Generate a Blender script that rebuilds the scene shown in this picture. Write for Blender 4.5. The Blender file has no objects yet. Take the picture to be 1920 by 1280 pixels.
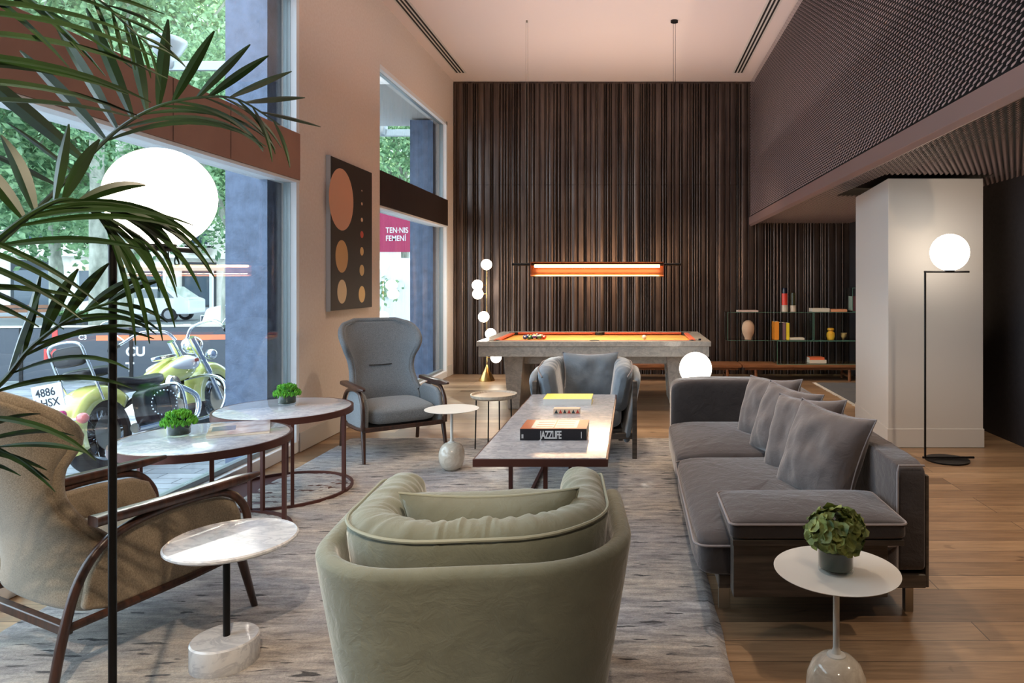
import bpy, bmesh, math, random
import numpy as np
from mathutils import Vector, Matrix, Euler, noise
random.seed(7)
PI = math.pi
C = bpy.context.scene.collection
EYE = 1.45; F = 1290.0

# ------------------------------------------------------------------ materials
def rgb(r, g, b):
    f = lambda c: (c/255/12.92) if c/255 <= .04045 else ((c/255+.055)/1.055)**2.4
    return (f(r), f(g), f(b), 1)
def newmat(name):
    m = bpy.data.materials.new(name); m.use_nodes = True
    nt = m.node_tree; return m, nt, nt.nodes['Principled BSDF']
def P(name, col, rough=.5, metal=0., spec=.5, sheen=0., coat=0., emit=None, es=0., trans=0., ior=1.45, alpha=1.):
    m, nt, b = newmat(name)
    b.inputs['Base Color'].default_value = col
    b.inputs['Roughness'].default_value = rough
    b.inputs['Metallic'].default_value = metal
    b.inputs['Specular IOR Level'].default_value = spec
    b.inputs['Sheen Weight'].default_value = sheen
    b.inputs['Coat Weight'].default_value = coat
    b.inputs['Transmission Weight'].default_value = trans
    b.inputs['IOR'].default_value = ior
    b.inputs['Alpha'].default_value = alpha
    if emit:
        b.inputs['Emission Color'].default_value = emit; b.inputs['Emission Strength'].default_value = es
    return m
def nz(nt, scale, vec=(1, 1, 1), detail=4, rough=.55, dist=0., coord='Object', rot=(0, 0, 0)):
    tc = nt.nodes.new('ShaderNodeTexCoord'); mp = nt.nodes.new('ShaderNodeMapping'); n = nt.nodes.new('ShaderNodeTexNoise')
    mp.inputs['Scale'].default_value = vec; mp.inputs['Rotation'].default_value = rot
    n.inputs['Scale'].default_value = scale; n.inputs['Detail'].default_value = detail
    n.inputs['Roughness'].default_value = rough; n.inputs['Distortion'].default_value = dist
    nt.links.new(tc.outputs[coord], mp.inputs[0]); nt.links.new(mp.outputs[0], n.inputs['Vector'])
    return n
def ramp(nt, src, stops):
    r = nt.nodes.new('ShaderNodeValToRGB'); e = r.color_ramp.elements
    while len(e) > 1: e.remove(e[0])
    e[0].position = stops[0][0]; e[0].color = stops[0][1]
    for p, c in stops[1:]:
        q = e.new(p); q.color = c
    nt.links.new(src, r.inputs[0]); return r
def bump(nt, b, src, strength, dist=.01, prev=None):
    n = nt.nodes.new('ShaderNodeBump'); n.inputs['Strength'].default_value = strength; n.inputs['Distance'].default_value = dist
    nt.links.new(src, n.inputs['Height'])
    if prev: nt.links.new(prev.outputs[0], n.inputs['Normal'])
    nt.links.new(n.outputs[0], b.inputs['Normal']); return n
def mixc(nt, fac, a, b_, mode='MIX'):
    m = nt.nodes.new('ShaderNodeMix'); m.data_type = 'RGBA'; m.blend_type = mode
    for i, v in ((0, fac), (6, a), (7, b_)):
        if hasattr(v, 'is_linked') or hasattr(v, 'links'): nt.links.new(v, m.inputs[i])
        else: m.inputs[i].default_value = v
    return m.outputs[2]
def NM(name, c1, c2, scale=6, vec=(1, 1, 1), rough=.6, bs=0., bscale=None, metal=0., sheen=0., spec=.5, detail=4, lo=.35, hi=.65, bd=.01, coat=0., dist=0.):
    m, nt, b = newmat(name)
    n = nz(nt, scale, vec, detail, dist=dist)
    r = ramp(nt, n.outputs[0], [(lo, c1), (hi, c2)])
    nt.links.new(r.outputs[0], b.inputs['Base Color'])
    b.inputs['Roughness'].default_value = rough; b.inputs['Metallic'].default_value = metal
    b.inputs['Sheen Weight'].default_value = sheen; b.inputs['Sheen Roughness'].default_value = .35
    b.inputs['Specular IOR Level'].default_value = spec; b.inputs['Coat Weight'].default_value = coat
    if bs:
        n2 = nz(nt, bscale or scale*4, vec, 5); bump(nt, b, n2.outputs[0], bs, bd)
    return m
def marble(name, base, vein, rough=.15, scale=3., rot=(0, 0, .6), str_=.55):
    m, nt, b = newmat(name)
    n1 = nz(nt, scale, (1, 2.2, 1.6), 8, .62, 1.2, rot=rot)
    r1 = ramp(nt, n1.outputs[0], [(.40, base), (.475, vein), (.5, vein), (.545, base)])
    n2 = nz(nt, scale*2.4, (1.4, 1, 1), 7, .7, .6)
    r2 = ramp(nt, n2.outputs[0], [(.3, vein), (.62, base)])
    nt.links.new(mixc(nt, str_, r1.outputs[0], r2.outputs[0]), b.inputs['Base Color'])
    b.inputs['Roughness'].default_value = rough; b.inputs['Coat Weight'].default_value = .3
    return m
def velvet(name, col, light, scale=3.5):
    m, nt, b = newmat(name)
    n = nz(nt, scale, (1, 1, 1), 4, .6, .8)
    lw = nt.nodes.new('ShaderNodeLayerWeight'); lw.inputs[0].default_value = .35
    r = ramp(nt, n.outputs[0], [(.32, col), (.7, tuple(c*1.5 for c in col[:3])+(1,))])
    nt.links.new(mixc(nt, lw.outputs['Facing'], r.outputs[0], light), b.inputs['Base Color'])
    b.inputs['Roughness'].default_value = .8; b.inputs['Sheen Weight'].default_value = .5; b.inputs['Sheen Roughness'].default_value = .3
    b.inputs['Specular IOR Level'].default_value = .2
    n2 = nz(nt, 14, (1, 1, 1), 5, .6, .5); n3 = nz(nt, 260, (1, 1, 1), 2)
    p = bump(nt, b, n2.outputs[0], .4, .02); bump(nt, b, n3.outputs[0], .12, .002, p)
    return m
def weave(name, c1, c2):
    m, nt, b = newmat(name)
    n = nz(nt, 420, (1, 1, .35), 2, .6); n2 = nz(nt, 420, (.35, .35, 1.6), 2, .6)
    a = ramp(nt, mixc(nt, .5, n.outputs[0], n2.outputs[0]), [(.38, c1), (.62, c2)])
    nt.links.new(a.outputs[0], b.inputs['Base Color']); b.inputs['Roughness'].default_value = .9
    b.inputs['Sheen Weight'].default_value = .25; b.inputs['Specular IOR Level'].default_value = .15
    bump(nt, b, n.outputs[0], .25, .003); return m
def woodm(name, c1, c2, axis=2, rough=.4, scale=5, coat=.1):
    v = [9, 9, 9]; v[axis] = .7
    return NM(name, c1, c2, scale, tuple(v), rough, .12, scale*2, detail=6, lo=.3, hi=.7, bd=.004, coat=coat, dist=.4)
def glassm(name, tint, refl=1.0):
    m = bpy.data.materials.new(name); m.use_nodes = True; nt = m.node_tree; nt.nodes.clear()
    o = nt.nodes.new('ShaderNodeOutputMaterial'); t = nt.nodes.new('ShaderNodeBsdfTransparent'); g = nt.nodes.new('ShaderNodeBsdfGlossy')
    lw = nt.nodes.new('ShaderNodeLayerWeight'); lw.inputs[0].default_value = .5; mx = nt.nodes.new('ShaderNodeMixShader')
    t.inputs[0].default_value = tint; g.inputs['Roughness'].default_value = 0.0
    pw = nt.nodes.new('ShaderNodeMath'); pw.operation = 'POWER'; pw.inputs[1].default_value = 5.; mu = nt.nodes.new('ShaderNodeMath'); mu.operation = 'MULTIPLY_ADD'; mu.inputs[1].default_value = .9*min(refl, 1.1); mu.inputs[2].default_value = .035*refl
    nt.links.new(lw.outputs['Facing'], pw.inputs[0]); nt.links.new(pw.outputs[0], mu.inputs[0]); nt.links.new(mu.outputs[0], mx.inputs[0])
    nt.links.new(t.outputs[0], mx.inputs[1]); nt.links.new(g.outputs[0], mx.inputs[2]); nt.links.new(mx.outputs[0], o.inputs[0])
    return m
def emat(name, col, s):
    m = bpy.data.materials.new(name); m.use_nodes = True; nt = m.node_tree; nt.nodes.clear()
    o = nt.nodes.new('ShaderNodeOutputMaterial'); e = nt.nodes.new('ShaderNodeEmission')
    e.inputs[0].default_value = col; e.inputs[1].default_value = s; nt.links.new(e.outputs[0], o.inputs[0]); return m

# ------------------------------------------------------------------ mesh builder
class MB:
    def __init__(s): s.v = []; s.f = []; s.mi = []; s.cur = 0
    def add(s, vs, fs):
        o = len(s.v); s.v += [tuple(v) for v in vs]; s.f += [tuple(i+o for i in f) for f in fs]; s.mi += [s.cur]*len(fs); return s
    def box(s, c, d, rot=None):
        c = Vector(c); M = (rot if isinstance(rot, Matrix) else Euler(rot).to_matrix()) if rot is not None else Matrix.Identity(3)
        vs = [c + M @ Vector((x*d[0]/2, y*d[1]/2, z*d[2]/2)) for x in (-1, 1) for y in (-1, 1) for z in (-1, 1)]
        return s.add(vs, [(0, 1, 3, 2), (4, 6, 7, 5), (0, 4, 5, 1), (2, 3, 7, 6), (0, 2, 6, 4), (1, 5, 7, 3)])
    def bb(s, a, b): return s.box([(a[i]+b[i])/2 for i in range(3)], [abs(b[i]-a[i]) for i in range(3)])
    def tube(s, pts, r, n=10, closed=False, cap=True, flat=None):
        pts = [Vector(p) for p in pts]; N = len(pts); rs = r if isinstance(r, (list, tuple)) else [r]*N
        rings = []; prev = None
        for i, p in enumerate(pts):
            if closed: t = pts[(i+1) % N]-pts[i-1]
            else: t = pts[min(i+1, N-1)]-pts[max(i-1, 0)]
            t.normalize()
            if prev is None:
                a = Vector((0, 0, 1)) if abs(t.z) < .9 else Vector((1, 0, 0)); u = t.cross(a).normalized()
            else:
                u = (prev - t*prev.dot(t)).normalized()
            prev = u; w = t.cross(u)
            fl = flat or 1.
            rings.append([p + (u*math.cos(2*PI*k/n) + w*math.sin(2*PI*k/n)*fl)*rs[i] for k in range(n)])
        vs = [q for R in rings for q in R]; fs = []
        for i in range(N if closed else N-1):
            j = (i+1) % N
            for k in range(n):
                fs.append((i*n+k, i*n+(k+1) % n, j*n+(k+1) % n, j*n+k))
        if not closed and cap: fs += [tuple(range(n))[::-1], tuple((N-1)*n+k for k in range(n))]
        return s.add(vs, fs)
    def bar(s, pts, w, h, closed=False):   # rectangular section along a path, w sideways (horizontal), h vertical
        pts = [Vector(p) for p in pts]; N = len(pts); vs = []; fs = []
        for i, p in enumerate(pts):
            t = (pts[(i+1) % N]-pts[i-1]) if closed else (pts[min(i+1, N-1)]-pts[max(i-1, 0)]); t.normalize()
            u = t.cross(Vector((0, 0, 1)));
            if u.length < .05: u = Vector((1, 0, 0))
            u.normalize(); q = u.cross(t)
            vs += [p+u*w/2+q*h/2, p-u*w/2+q*h/2, p-u*w/2-q*h/2, p+u*w/2-q*h/2]
        for i in range(N if closed else N-1):
            j = (i+1) % N
            for k in range(4): fs.append((i*4+k, i*4+(k+1) % 4, j*4+(k+1) % 4, j*4+k))
        if not closed: fs += [(3, 2, 1, 0), tuple((N-1)*4+k for k in range(4))]
        return s.add(vs, fs)
    def lathe(s, prof, c=(0, 0, 0), n=32, M=None):
        c = Vector(c); vs = []; fs = []; m = len(prof)
        for k in range(n):
            a = 2*PI*k/n
            for r, z in prof:
                q = Vector((r*math.cos(a), r*math.sin(a), z)); vs.append(c + (M @ q if M else q))
        for k in range(n):
            j = (k+1) % n
            for i in range(m-1): fs.append((k*m+i, j*m+i, j*m+i+1, k*m+i+1))
        if prof[0][0] > 1e-5: fs.append(tuple(k*m for k in range(n))[::-1])
        if prof[-1][0] > 1e-5: fs.append(tuple(k*m+m-1 for k in range(n)))
        return s.add(vs, fs)
    def ball(s, c, r, n=24, sc=(1, 1, 1)):
        m = max(6, n//2); prof = [(max(math.sin(PI*i/m), 1e-6), -math.cos(PI*i/m)) for i in range(m+1)]
        M = Matrix.Diagonal((r*sc[0], r*sc[1], r*sc[2])); return s.lathe(prof, c, n, M)
    def grid(s, fn, nu, nv, cu=False, cv=False):
        vs = [fn(i/(nu if cu else nu-1), j/(nv if cv else nv-1)) for i in range(nu) for j in range(nv)]; fs = []
        for i in range(nu if cu else nu-1):
            for j in range(nv if cv else nv-1):
                a, b = (i+1) % nu, (j+1) % nv
                fs.append((i*nv+j, a*nv+j, a*nv+b, i*nv+b))
        return s.add(vs, fs)
    def prism(s, out, d0, d1, ax='y'):     # outline in the plane across axis ax
        n = len(out)
        g = {'y': lambda a, b, d: (a, d, b), 'x': lambda a, b, d: (d, a, b), 'z': lambda a, b, d: (a, b, d)}[ax]
        vs = [g(a, b, d0) for a, b in out]+[g(a, b, d1) for a, b in out]
        return s.add(vs, [tuple(range(n)), tuple(range(2*n-1, n-1, -1))]+[(k, (k+1) % n, n+(k+1) % n, n+k) for k in range(n)])
    def superq(s, c, size, e=.3, e2=None, n=40, m=24, M=None, fn=None):
        e2 = e2 or e; c = Vector(c)
        sp = lambda v, p: math.copysign(abs(v)**p, v)
        def g(u, v):
            a = u*2*PI; b = (v-.5)*PI
            q = Vector((sp(math.cos(b), e2)*sp(math.cos(a), e)*size[0]/2, sp(math.cos(b), e2)*sp(math.sin(a), e)*size[1]/2, sp(math.sin(b), e2)*size[2]/2))
            if fn: q = fn(q)
            return c + (M @ q if M else q)
        return s.grid(g, n, m, cu=True)
    def build(s, name, m, parent=None, smooth=True, bev=0., sub=0, fix=True, loc=None):
        me = bpy.data.meshes.new(name); me.from_pydata(s.v, [], s.f)
        ms = m if isinstance(m, (list, tuple)) else [m]
        for k in ms: me.materials.append(k)
        if len(ms) > 1: me.polygons.foreach_set('material_index', s.mi)
        if fix:
            b = bmesh.new(); b.from_mesh(me); bmesh.ops.remove_doubles(b, verts=b.verts, dist=1e-5); bmesh.ops.recalc_face_normals(b, faces=b.faces); b.to_mesh(me); b.free()
        if smooth:
            me.polygons.foreach_set('use_smooth', [True]*len(me.polygons)); me.set_sharp_from_angle(angle=math.radians(38))
        me.update()
        o = bpy.data.objects.new(name, me); C.objects.link(o)
        if parent: o.parent = parent
        if loc: o.location = loc
        if bev:
            md = o.modifiers.new('bevel', 'BEVEL'); md.width = bev; md.segments = 3; md.limit_method = 'ANGLE'; md.angle_limit = math.radians(40)
        if sub:
            md = o.modifiers.new('subd', 'SUBSURF'); md.levels = sub; md.render_levels = sub
        return o
def box1(name, a, b, m, parent=None, bev=0.): return MB().bb(a, b).build(name, m, parent, smooth=False, bev=bev)
def tag(o, label, cat, group=None, kind=None):
    o['label'] = label; o['category'] = cat
    if group: o['group'] = group
    if kind: o['kind'] = kind
    return o
def thing(name, label, cat, loc=(0, 0, 0), rz=0, group=None):
    o = bpy.data.objects.new(name, None); C.objects.link(o); o.location = loc; o.rotation_euler = (0, 0, rz); o.empty_display_size = .1
    return tag(o, label, cat, group)
def struct(o): o['kind'] = 'structure'; return o
def dup(root, loc=None, rz=None, label=None, group=None, scale=None):
    r = root.copy(); C.objects.link(r)
    if loc is not None: r.location = loc
    if rz is not None: r.rotation_euler = (0, 0, rz)
    if scale: r.scale = (scale,)*3
    if label: r['label'] = label
    if group: r['group'] = group
    def rec(a, b):
        for ch in list(a.children):
            c = ch.copy(); C.objects.link(c); c.parent = b; rec(ch, c)
    rec(root, r); return r
def text(name, s, size, m, parent, M, ext=.0008, bold=0., sx=1., align='LEFT', space=1.):
    cu = bpy.data.curves.new(name, 'FONT'); cu.body = s; cu.size = size; cu.extrude = ext; cu.offset = bold; cu.align_x = align; cu.space_character = space
    t = bpy.data.objects.new(name, cu); C.objects.link(t); bpy.context.view_layer.update()
    me = bpy.data.meshes.new_from_object(t.evaluated_get(bpy.context.evaluated_depsgraph_get())); bpy.data.objects.remove(t)
    me.materials.clear(); me.materials.append(m); me.transform(Matrix.Diagonal((sx, 1, 1, 1))); me.transform(M)
    o = bpy.data.objects.new(name, me); C.objects.link(o); o.parent = parent; return o
RX = lambda a: Matrix.Rotation(a, 4, 'X'); RY = lambda a: Matrix.Rotation(a, 4, 'Y'); RZ = lambda a: Matrix.Rotation(a, 4, 'Z'); T = lambda *a: Matrix.Translation(a)
def upath(w, d, r, n=8, yfront=None):  # U shaped plan path, open towards -Y; returns (x,y,nx,ny) with outward normals
    pts = []; yb = d/2; yf = -d/2
    for k in range(10): y = yf+(yb-r-yf)*k/10; pts.append((-w/2, y, -1, 0))
    for k in range(n+1): a = PI - PI/2*k/n; pts.append((-w/2+r+r*math.cos(a), yb-r+r*math.sin(a), math.cos(a), math.sin(a)))
    for k in range(1, 10): x = (-w/2+r)+(w-2*r)*k/10; pts.append((x, yb, 0, 1))
    for k in range(n+1): a = PI/2 - PI/2*k/n; pts.append((w/2-r+r*math.cos(a), yb-r+r*math.sin(a), math.cos(a), math.sin(a)))
    for k in range(1, 11): y = (yb-r)-(yb-r-yf)*k/10; pts.append((w/2, y, 1, 0))
    return pts
def rsec(th, z0, z1, r, n=5):  # rounded rectangle section (offset, z)
    o = []
    for cx, cz, a0 in ((th/2-r, z1-r, 0), (-th/2+r, z1-r, PI/2), (-th/2+r, z0+r, PI), (th/2-r, z0+r, 3*PI/2)):
        for k in range(n+1): a = a0+PI/2*k/n; o.append((cx+r*math.cos(a), cz+r*math.sin(a)))
    return o

# ------------------------------------------------------------------ palette
M = {}
M['plaster'] = NM('plaster', rgb(212, 198, 188), rgb(218, 206, 198), 40, rough=.85, bs=.05)
M['ceil'] = P('ceiling_paint', rgb(214, 200, 196), .9)
M['white'] = P('white_lacquer', rgb(215, 215, 212), .3)
M['offwhite'] = P('offwhite_paint', rgb(196, 190, 184), .75)
M['black'] = P('black_metal', rgb(28, 26, 26), .4, .6)
M['dark'] = P('dark_void', rgb(18, 16, 16), .7)
M['darkwall'] = NM('dark_wall', rgb(38, 34, 36), rgb(46, 41, 43), 30, rough=.7, bs=.1)
M['brass'] = P('brass', rgb(205, 160, 95), .25, 1.)
M['steel'] = P('brushed_steel', rgb(170, 165, 155), .35, 1.)
M['chrome'] = P('chrome', rgb(225, 230, 235), .08, 1.)
M['bronze'] = P('bronze_metal', rgb(92, 58, 52), .38, .55)
M['marble'] = marble('grey_marble', rgb(196, 196, 200), rgb(150, 153, 162), .12, 7.)
M['wmarble'] = marble('white_marble', rgb(222, 221, 220), rgb(186, 186, 190), .22, 6, str_=.35)
M['slab'] = marble('billiard_marble', rgb(196, 190, 180), rgb(158, 153, 146), .3, 6., (0, .7, 0))
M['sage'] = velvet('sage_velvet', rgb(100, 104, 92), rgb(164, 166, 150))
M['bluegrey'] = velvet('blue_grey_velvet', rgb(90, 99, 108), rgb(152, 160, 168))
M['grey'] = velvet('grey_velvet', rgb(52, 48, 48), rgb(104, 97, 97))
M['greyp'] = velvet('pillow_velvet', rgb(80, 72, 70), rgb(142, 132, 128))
M['pipe'] = P('grey_piping', rgb(140, 132, 132), .8)
M['spipe'] = P('sage_piping', rgb(160, 164, 148), .8)
M['tweed'] = weave('grey_tweed', rgb(88, 93, 98), rgb(138, 143, 147))
M['tan'] = weave('warm_lit_tweed', rgb(112, 98, 80), rgb(152, 136, 114))  # grey tweed again, with warm light put into its colour
M['walnut'] = woodm('walnut', rgb(36, 23, 19), rgb(78, 48, 35), 2, .35)
M['darkoak'] = woodm('dark_oak', rgb(46, 40, 36), rgb(84, 74, 66), 0, .5)
M['bench'] = woodm('bench_wood', rgb(112, 70, 42), rgb(156, 104, 68), 0, .35)
M['stone'] = NM('slate_stone', rgb(62, 74, 96), rgb(92, 106, 132), 9, rough=.5, bs=.4, bscale=60, detail=8, lo=.3, hi=.75)
M['frame'] = P('window_frame_metal', rgb(150, 158, 160), .4, .5)
M['whitetrim'] = P('white_trim', rgb(225, 226, 228), .5)
M['glass'] = glassm('window_glass', (.92, .96, .97, 1), 1.4)
M['shelfglass'] = glassm('shelf_glass', (.90, .97, .94, 1), 1.3)
M['glassedge'] = P('glass_edge', rgb(110, 160, 140), .15, trans=.3)
M['globe'] = emat('globe_light', (1, .90, .76, 1), 9.)
M['globe_s'] = emat('small_globe_light', (1, .88, .72, 1), 16.)
M['strip'] = emat('strip_light', (1, .62, .32, 1), 16.)
M['cloth'] = P('billiard_cloth', rgb(230, 178, 98), .9, spec=.1)
M['clothred'] = P('cushion_cloth', rgb(214, 110, 84), .9, spec=.1)
M['paper'] = P('paper', rgb(226, 220, 208), .8)
M['bandwarm'] = NM('tan_leather_band', rgb(150, 112, 98), rgb(160, 120, 104), 3, rough=.55)
M['banddark'] = NM('dark_leather_band', rgb(46, 36, 33), rgb(58, 45, 40), 8, (4, 4, .5), rough=.4)
M['petal'] = P('mauve_metal_mesh', rgb(164, 144, 144), .45, .3)
M['edge'] = P('mauve_metal_edge', rgb(146, 120, 116), .4, .4)
M['tyre'] = P('tyre_rubber', rgb(32, 32, 34), .7)
M['yellow'] = P('yellow_paint', rgb(228, 228, 130), .12, coat=1.)
M['cream'] = P('cream_paint', rgb(226, 226, 226), .12, coat=1.)
M['leather'] = P('black_leather', rgb(26, 26, 30), .35)
M['redlens'] = P('red_lens', rgb(190, 26, 40), .2, coat=.6)
M['leaf'] = NM('palm_leaf', rgb(12, 30, 10), rgb(44, 74, 24), 2.5, rough=.38, spec=.5)
M['moss'] = NM('bright_green_moss', rgb(46, 120, 22), rgb(104, 176, 50), 40, rough=.8)
M['hyd'] = NM('hydrangea_petal', rgb(66, 96, 36), rgb(134, 150, 76), 30, rough=.7)
M['potglass'] = P('dark_green_pot', rgb(16, 40, 24), .12, coat=1.)
M['clear'] = glassm('clear_glass', (.95, .97, .97, 1), 1.6)
# ------------------------------------------------------------------ room shell
XL = -2.85; YB = 11.0; ZC = 4.65; XR = 3.45; YN = -4.0; XB = 1.87
def floor_mat():
    m, nt, b = newmat('oak_floor'); tc = nt.nodes.new('ShaderNodeTexCoord')
    br = nt.nodes.new('ShaderNodeTexBrick'); br.offset = .37; br.offset_frequency = 3
    br.inputs['Scale'].default_value = 1; br.inputs['Brick Width'].default_value = 2.3; br.inputs['Row Height'].default_value = .155
    br.inputs['Mortar Size'].default_value = .0022; br.inputs['Mortar Smooth'].default_value = .2; br.inputs['Bias'].default_value = 0.
    br.inputs['Color1'].default_value = (0, 0, 0, 1); br.inputs['Color2'].default_value = (1, 1, 1, 1); br.inputs['Mortar'].default_value = (.5, .5, .5, 1)
    nt.links.new(tc.outputs['Object'], br.inputs['Vector'])
    r = ramp(nt, br.outputs['Color'], [(0, rgb(116, 92, 70)), (.3, rgb(154, 126, 98)), (.62, rgb(134, 108, 84)), (1, rgb(180, 152, 122))])
    g = nz(nt, 3., (1, 12, 1), 7, .65, .5); gr = ramp(nt, g.outputs[0], [(.3, (.62, .58, .54, 1)), (.65, (1.08, 1.05, 1.0, 1))])
    k = nz(nt, 2.2, (1, 3.4, 1), 3, .5, 1.2); kr = ramp(nt, k.outputs[0], [(.27, (.35, .28, .22, 1)), (.33, (1, 1, 1, 1))])
    c = mixc(nt, 1., r.outputs[0], gr.outputs[0], 'MULTIPLY'); c = mixc(nt, .8, c, kr.outputs[0], 'MULTIPLY')
    c = mixc(nt, br.outputs['Fac'], c, rgb(48, 34, 26))
    nt.links.new(c, b.inputs['Base Color']); b.inputs['Roughness'].default_value = .38
    bump(nt, b, g.outputs[0], .12, .004); return m
M['floor'] = floor_mat()
struct(box1('floor', (XL-.15, YN, -.12), (XR+.15, YB+.3, 0), M['floor']))
struct(box1('ceiling', (XL-.15, YN, ZC), (XR+.15, YB+.3, ZC+.15), M['ceil']))
# left wall: piers, lintel and end strip round two tall windows
WT = 3.92
w = MB(); w.bb((XL-.15, 5.88, 0), (XL, 7.76, ZC)); w.bb((XL-.15, 7.76, WT), (XL, 10.58, ZC)); w.bb((XL-.15, 10.58, 0), (XL, YB, ZC))
w.bb((XL-.15, .9, WT), (XL, 5.88, ZC)); w.bb((XL-.15, YN, 0), (XL, .9, ZC))
struct(w.build('wall_left', M['plaster'], smooth=False))
struct(box1('wall_front', (XL-.15, YN-.15, 0), (XR+.15, YN, ZC), M['plaster']))
struct(box1('wall_right', (XR, YN, 0), (XR+.15, YB+.3, ZC), M['darkwall']))
for a, b_ in ((5.88, 7.76), (10.58, 10.86)):
    o = struct(MB().bb((XL, a, 0.004), (XL+.012, b_, .17)).build('baseboard_left', M['offwhite'], smooth=False, bev=.003))
# windows
def window(n, y0, y1, band, muls):
    w = bpy.data.objects.new('window_%d' % n, None); C.objects.link(w); w['kind'] = 'structure'; w.location = (XL-.075, (y0+y1)/2, 0)
    L = lambda x, y, z: (x-(XL-.075), y-(y0+y1)/2, z)
    f = MB(); xo, xi = XL-.11, XL-.05
    for a, b_ in ((y0+.001, y0+.05), (y1-.05, y1-.001)): f.bb(L(xo, a, .1), L(xi, b_, WT-.001))
    f.bb(L(xo, y0+.001, WT-.05), L(xi, y1-.001, WT-.001)); f.bb(L(xo, y0+.001, .1), L(xi, y1-.001, .135))
    for y in muls: f.bb(L(xo-.01, y-.015, .1), L(xi+.01, y+.015, WT-.01))
    f.build('window_frame', M['frame'], w, smooth=False, bev=.004)
    r = MB(); r.bb(L(XL-.048, y1-.05, .1), L(XL+.002, y1-.001, WT-.001)); r.bb(L(XL-.048, y0+.001, WT-.05), L(XL+.002, y1-.001, WT-.001)); r.build('reveal', M['whitetrim'], w, smooth=False)
    MB().bb(L(XL-.084, y0+.05, .135), L(XL-.078, y1-.05, WT-.05)).build('pane', M['glass'], w, smooth=False)
    MB().bb(L(XL-.149, y0+.001, 0.002), L(XL-.001, y1-.001, .1)).build('window_sill', M['whitetrim'], w, smooth=False, bev=.006)
    MB().bb(L(XL-.045, y0+.001, 2.325), L(XL+.012, y1-.001, 2.72)).build('transom_band', M[band], w, smooth=False, bev=.003)
    MB().bb(L(XL-.22, y0+.001, 2.30), L(XL+.006, y1-.001, 2.323)).build('transom_soffit', M['whitetrim'], w, smooth=False)
    if n == 1:
        g = MB()
        for yy in (4.25, 4.86): g.bb(L(XL+.0121, yy-.002, 2.33), L(XL+.0135, yy+.002, 2.715))
        g.build('band_seam', M['dark'], w, smooth=False)
    return w
w1 = window(1, .9, 5.88, 'bandwarm', [2.05])
w2 = window(2, 7.76, 10.58, 'banddark', [])
M['sticker'] = P('window_lettering', rgb(70, 84, 84), .6)
text('window_lettering', "S’P", .19, M['sticker'], w1, T(-.014, 4.47-3.39, 1.555) @ RZ(-PI/2) @ RX(PI/2), .0006, sx=.75)
# stone piers outside
struct(box1('trim_1', (XL-.50, 5.66, -.12), (XL-.155, 7.9, 5.2), M['stone']))
struct(box1('trim_2', (XL-.50, 10.36, -.12), (XL-.155, 11.5, 3.9), M['stone']))
struct(box1('trim_3', (XL-1.9, 8.6, 3.93), (XL-.155, 10.9, 4.3), M['offwhite']))
# ribbed back wall, two courses with a joint
def ribs():
    xs = []; x = XL+.01
    while x < XR-.1:
        k = random.random(); wd = random.choice((.028, .04, .055, .075, .1)); dp = random.uniform(.018, .042)
        if k < .22:
            g = random.uniform(.006, .018); xs += [(x, 0), (x+g, 0)]; x += g
        if wd > .07:
            xs += [(x+wd*.04, dp*.7), (x+wd*.12, dp*.95), (x+wd*.5, dp), (x+wd*.88, dp*.95), (x+wd*.96, dp*.7)]
        else:
            for j in range(1, 8): xs.append((x+wd*j/8, dp*math.sin(PI*j/8)**.7))
        x += wd; xs.append((x, random.choice((0, 0, .008))))
    return xs
R = ribs()
def ribmat():
    m, nt, b = newmat('ribbed_bronze'); n = nz(nt, 7, (6, 1, .18), 5, .6); r = ramp(nt, n.outputs[0], [(.3, rgb(64, 55, 53)), (.7, rgb(106, 92, 84))])
    n2 = nz(nt, 1.3, (1, 1, 1), 4); r2 = ramp(nt, n2.outputs[0], [(.35, (.75, .72, .72, 1)), (.65, (1.1, 1.1, 1.1, 1))])
    nt.links.new(mixc(nt, 1, r.outputs[0], r2.outputs[0], 'MULTIPLY'), b.inputs['Base Color']); b.inputs['Metallic'].default_value = .75; b.inputs['Roughness'].default_value = .36
    bump(nt, b, n.outputs[0], .1, .004); return m
M['rib'] = ribmat()
wb = MB()
for z0, z1 in ((0.002, 3.0), (3.006, ZC-.04)):
    pts = [(x, YB-.06-d) for x, d in R]
    n = len(pts); vs = [(x, y, z0) for x, y in pts]+[(x, y, z1) for x, y in pts]
    wb.add(vs, [(k, k+1, n+k+1, n+k) for k in range(n-1)])
wb.bb((XL-.15, YB-.05, 0), (XR, YB+.15, ZC))
o = wb.build('wall_back', M['rib'], smooth=True, fix=False); struct(o)
# ceiling slot vents
def vent(name, x, y0, y1, label):
    t = thing(name, label, 'air vent', (x, (y0+y1)/2, ZC)); L = (y1-y0)/2
    MB().bb((-.085, -L, -.004), (.085, L, -.0005)).build('plate', M['offwhite'], t, smooth=False)
    for k in (-1, 0, 1): MB().bb((k*.048-.012, -L+.03, -.007), (k*.048+.012, L-.03, -.0041)).build('slot', M['dark'], t, smooth=False)
vent('ceiling_vent', -2.62, 5.0, 10.5, 'long triple-slot air vent in the ceiling along the window wall')
vent('ceiling_vent', 1.61, 5.0, 10.5, 'long triple-slot air vent in the ceiling beside the metal mesh bulkhead')
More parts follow.
